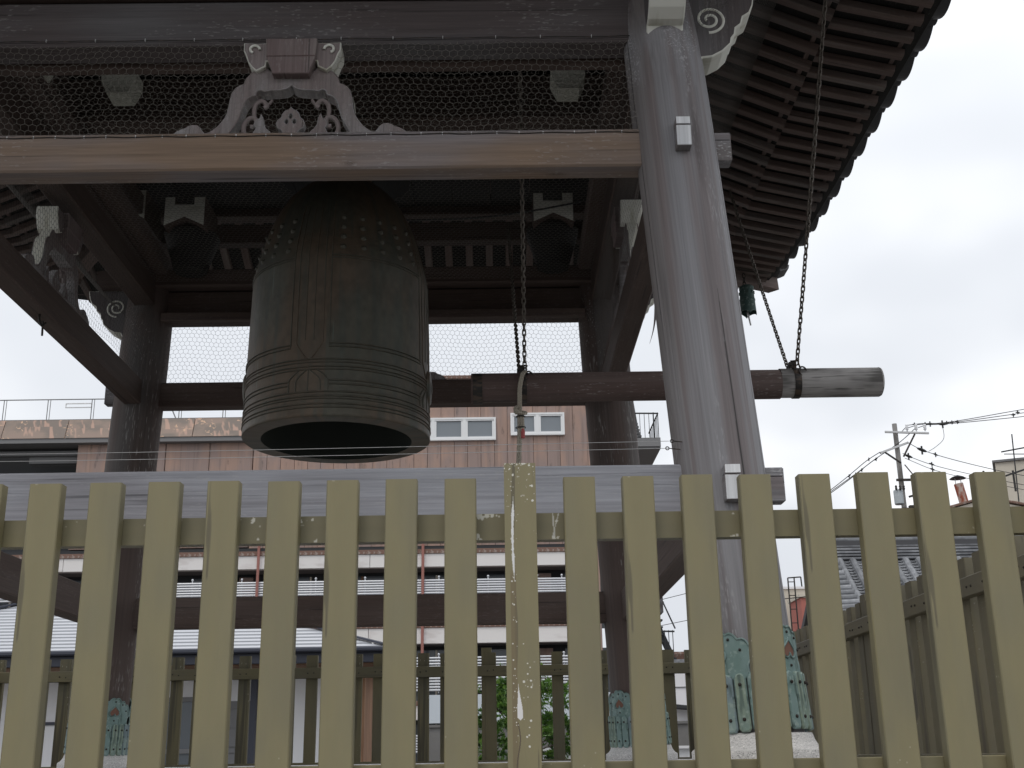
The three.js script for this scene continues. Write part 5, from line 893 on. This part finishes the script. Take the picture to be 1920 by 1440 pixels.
  wire('slack jumper looping down beside the pole', [[13.58, 10.98, Z], [13.56, 10.6, Z], [13.3, 10.35, Z], [13.05, 10.2, Z]], 0.008);
  for (const [x, y, s] of [[12.85, 10.25, 0.11], [13.25, 10.1, 0.06], [12.42, 10.06, 0.09], [13.1, 9.8, 0.06], [13.1, 9.64, 0.06]]) clip(x, y, Z, s, -0.4);
  wire('thin wire crossing the gap below the tower tie beam', [[5.0, 6.2, -38], [6.2, 6.4, -37], [8, 6.9, -36]], 0.01);
  wire('second thin wire crossing the gap below the tower tie beam', [[5.0, 5.4, -38], [6.2, 5.55, -37], [8, 5.9, -36]], 0.01);
}
{
  const Z = -48;
  const c = thing('cream_building', 'pale cream building with a flat roof at the right edge of the view', 'building', [20.6, 0, Z]); c.rotation.y = -0.405;
  part(c, 'wall', box(20.6, 28, 0, 12.9, Z - 6, Z, 0.02), M.wallCream); part(c, 'roof_edge', box(20.5, 28.1, 12.9, 13.0, Z - 6.1, Z + 0.1, 0.01), M.grey); part(c, 'eave_strip', box(20.6, 28, 10.3, 10.42, Z, Z + 0.5), M.dark); part(c, 'aerial', [rod(V(21.25, 9.8, Z + 0.6), V(21.4, 13.9, Z + 0.6), 0.025, 6), rod(V(20.9, 13.2, Z + 0.6), V(22, 13.3, Z + 0.6), 0.03, 6), rod(V(21, 13.1, Z + 0.6), V(21.9, 13.0, Z + 0.6), 0.02, 6)], M.dark);
  part(c, 'downpipe', rod(V(20.95, 6, Z + 0.4), V(20.95, 9.7, Z + 0.4), 0.11, 8), M.frameW);
  part(c, 'canopy', [bar(V(20.6, 9.9, Z + 1), V(23, 10.2, Z + 0.6), 0.1, 0.12), bar(V(20.6, 9.2, Z + 1), V(23, 9.9, Z + 0.6), 0.08, 0.1)], M.brownEdge);
  const k = thing('workshop', 'beige boarded shed with a shallow roof and a rusty capped chimney', 'shed', [17.6, 0, -40]);
  part(k, 'wall', box(14.9, 19.2, 0, 8.62, -44, -40), M.dark);
  for (let x = 14.9, i = 0; x < 19.1; x += 0.33, i++) part(k, 'wall_board', box(x + 0.006, x + 0.324, 0, 8.62, -40, -39.96 + (i % 2) * 0.006, 0.004), M.wallCream);
  part(k, 'roof', [bar(V(14.3, 9.2, -41.8), V(16.7, 9.82, -41.8), 3.4, 0.08, 0.01), bar(V(16.7, 9.82, -41.8), V(20, 9.2, -41.8), 3.4, 0.08, 0.01)], M.brownEdge); part(k, 'gable', [prism([[14.7, 8.62], [19.6, 8.62], [19.4, 9.2], [16.7, 9.76], [14.7, 9.22]], 3, 0, 0).translate(0, 0, -43.2)], M.wallCream);
  const ch = part(k, 'chimney', rod(V(16.35, 9.6, -41), V(16.2, 10.5, -41), 0.16, 14), M.rust, 'rusty metal chimney'); part(ch, 'cowl', lathe([[0.001, 0.14], [0.2, 0.06], [0.29, 0], [0.001, 0.03]], 18, [16.2, 10.68, -41]), M.dark); part(ch, 'cowl_stays', [-0.1, 0.1].map(d => rod(V(16.2 + d, 10.5, -41), V(16.2 + d, 10.7, -41), 0.015, 5)), M.steel);
  part(k, 'roof_aerial', [bar(V(17.6, 10.66, -41), V(19, 11.1, -41), 0.06, 0.06), rod(V(18.2, 10.2, -41), V(18.2, 10.95, -41), 0.04, 6), rod(V(17.1, 10.3, -41), V(17.15, 10.95, -41), 0.04, 6), bar(V(16.8, 10.72, -41), V(17.3, 10.55, -41), 0.05, 0.05)], M.cable);
  const w = thing('white_block', 'distant white building block seen between the pickets right of the front post', 'building', [10.3, 0, -41]); part(w, 'wall', box(9.4, 12.5, 0, 6.75, -43, -40, 0.02), M.wallCream); part(w, 'roof_edge', box(9.35, 12.55, 6.75, 6.83, -43.05, -39.95), M.wallW); { const a = new THREE.TorusGeometry(0.1, 0.03, 6, 14); a.translate(10.0, 6.3, -39.98); part(w, 'vent', a, M.dark); }
  const o = thing('red_building', 'low brick red building with a pale window in front of the distant white block', 'building', [10.6, 0, -38]); part(o, 'wall', box(9.38, 12.2, 0, 6.15, -39, -37.5, 0.02), M.brickRed); part(o, 'roof_edge', box(9.33, 12.25, 6.15, 6.25, -39.05, -37.45), M.wallCream); const ww = part(o, 'window', [box(9.55, 10.3, 5.35, 5.42, -37.5, -37.4), box(9.55, 9.62, 4.4, 5.35, -37.5, -37.4)], M.frameW); part(ww, 'pane', box(9.62, 10.3, 4.4, 5.35, -37.49, -37.46), M.wallBlue);
  single('lattice_mast', [rod(V(7.22, 0, -30), V(7.22, 5.72, -30), 0.018, 6), rod(V(7.38, 0, -30), V(7.38, 5.72, -30), 0.018, 6), rod(V(7.22, 5.72, -30), V(7.55, 5.74, -30), 0.018, 6), rod(V(7.55, 5.74, -30), V(7.56, 5.5, -30), 0.018, 6), ...Array.from({ length: 14 }, (_, i) => rod(V(7.22, 1.2 + i * 0.34, -30), V(7.38, 1.2 + i * 0.34, -30), 0.012, 5)), rod(V(7.1, 5.2, -30), V(7.7, 5.25, -30), 0.012, 5)], M.iron, 'thin rusty ladder mast with a hooked top beside the front post', 'mast');
  const s = thing('grey_shed', 'small white building with a dark roof seen right of the rear post shoe', 'building', [6.1, 0, -40]); part(s, 'wall', box(5.3, 8.4, 0, 4.4, -42, -40, 0.02), M.wallW); part(s, 'roof_edge', box(5.25, 8.45, 4.35, 4.5, -42, -39.9), M.tile[2]); part(s, 'side_wall', box(5.3, 8.4, 3.6, 3.63, -40, -39.97), M.grey); part(s, 'lean_to_roof', bar(V(5.4, 3.0, -39.6), V(8.4, 2.7, -39.6), 0.7, 0.12, 0.01), M.dark);
  const q = thing('maroon_house', 'dark maroon roofed house barely showing over the far fence right of the stair', 'house', [6.6, 0, -50]); part(q, 'wall', box(5.4, 10.5, 0, 5.1, -53, -50), M.wallCream); part(q, 'roof', bar(V(5.2, 5.3, -51.5), V(10.8, 5.3, -51.5), 3.6, 0.5, 0.1), M.brownEdge);
}

renderer.render(scene, camera);
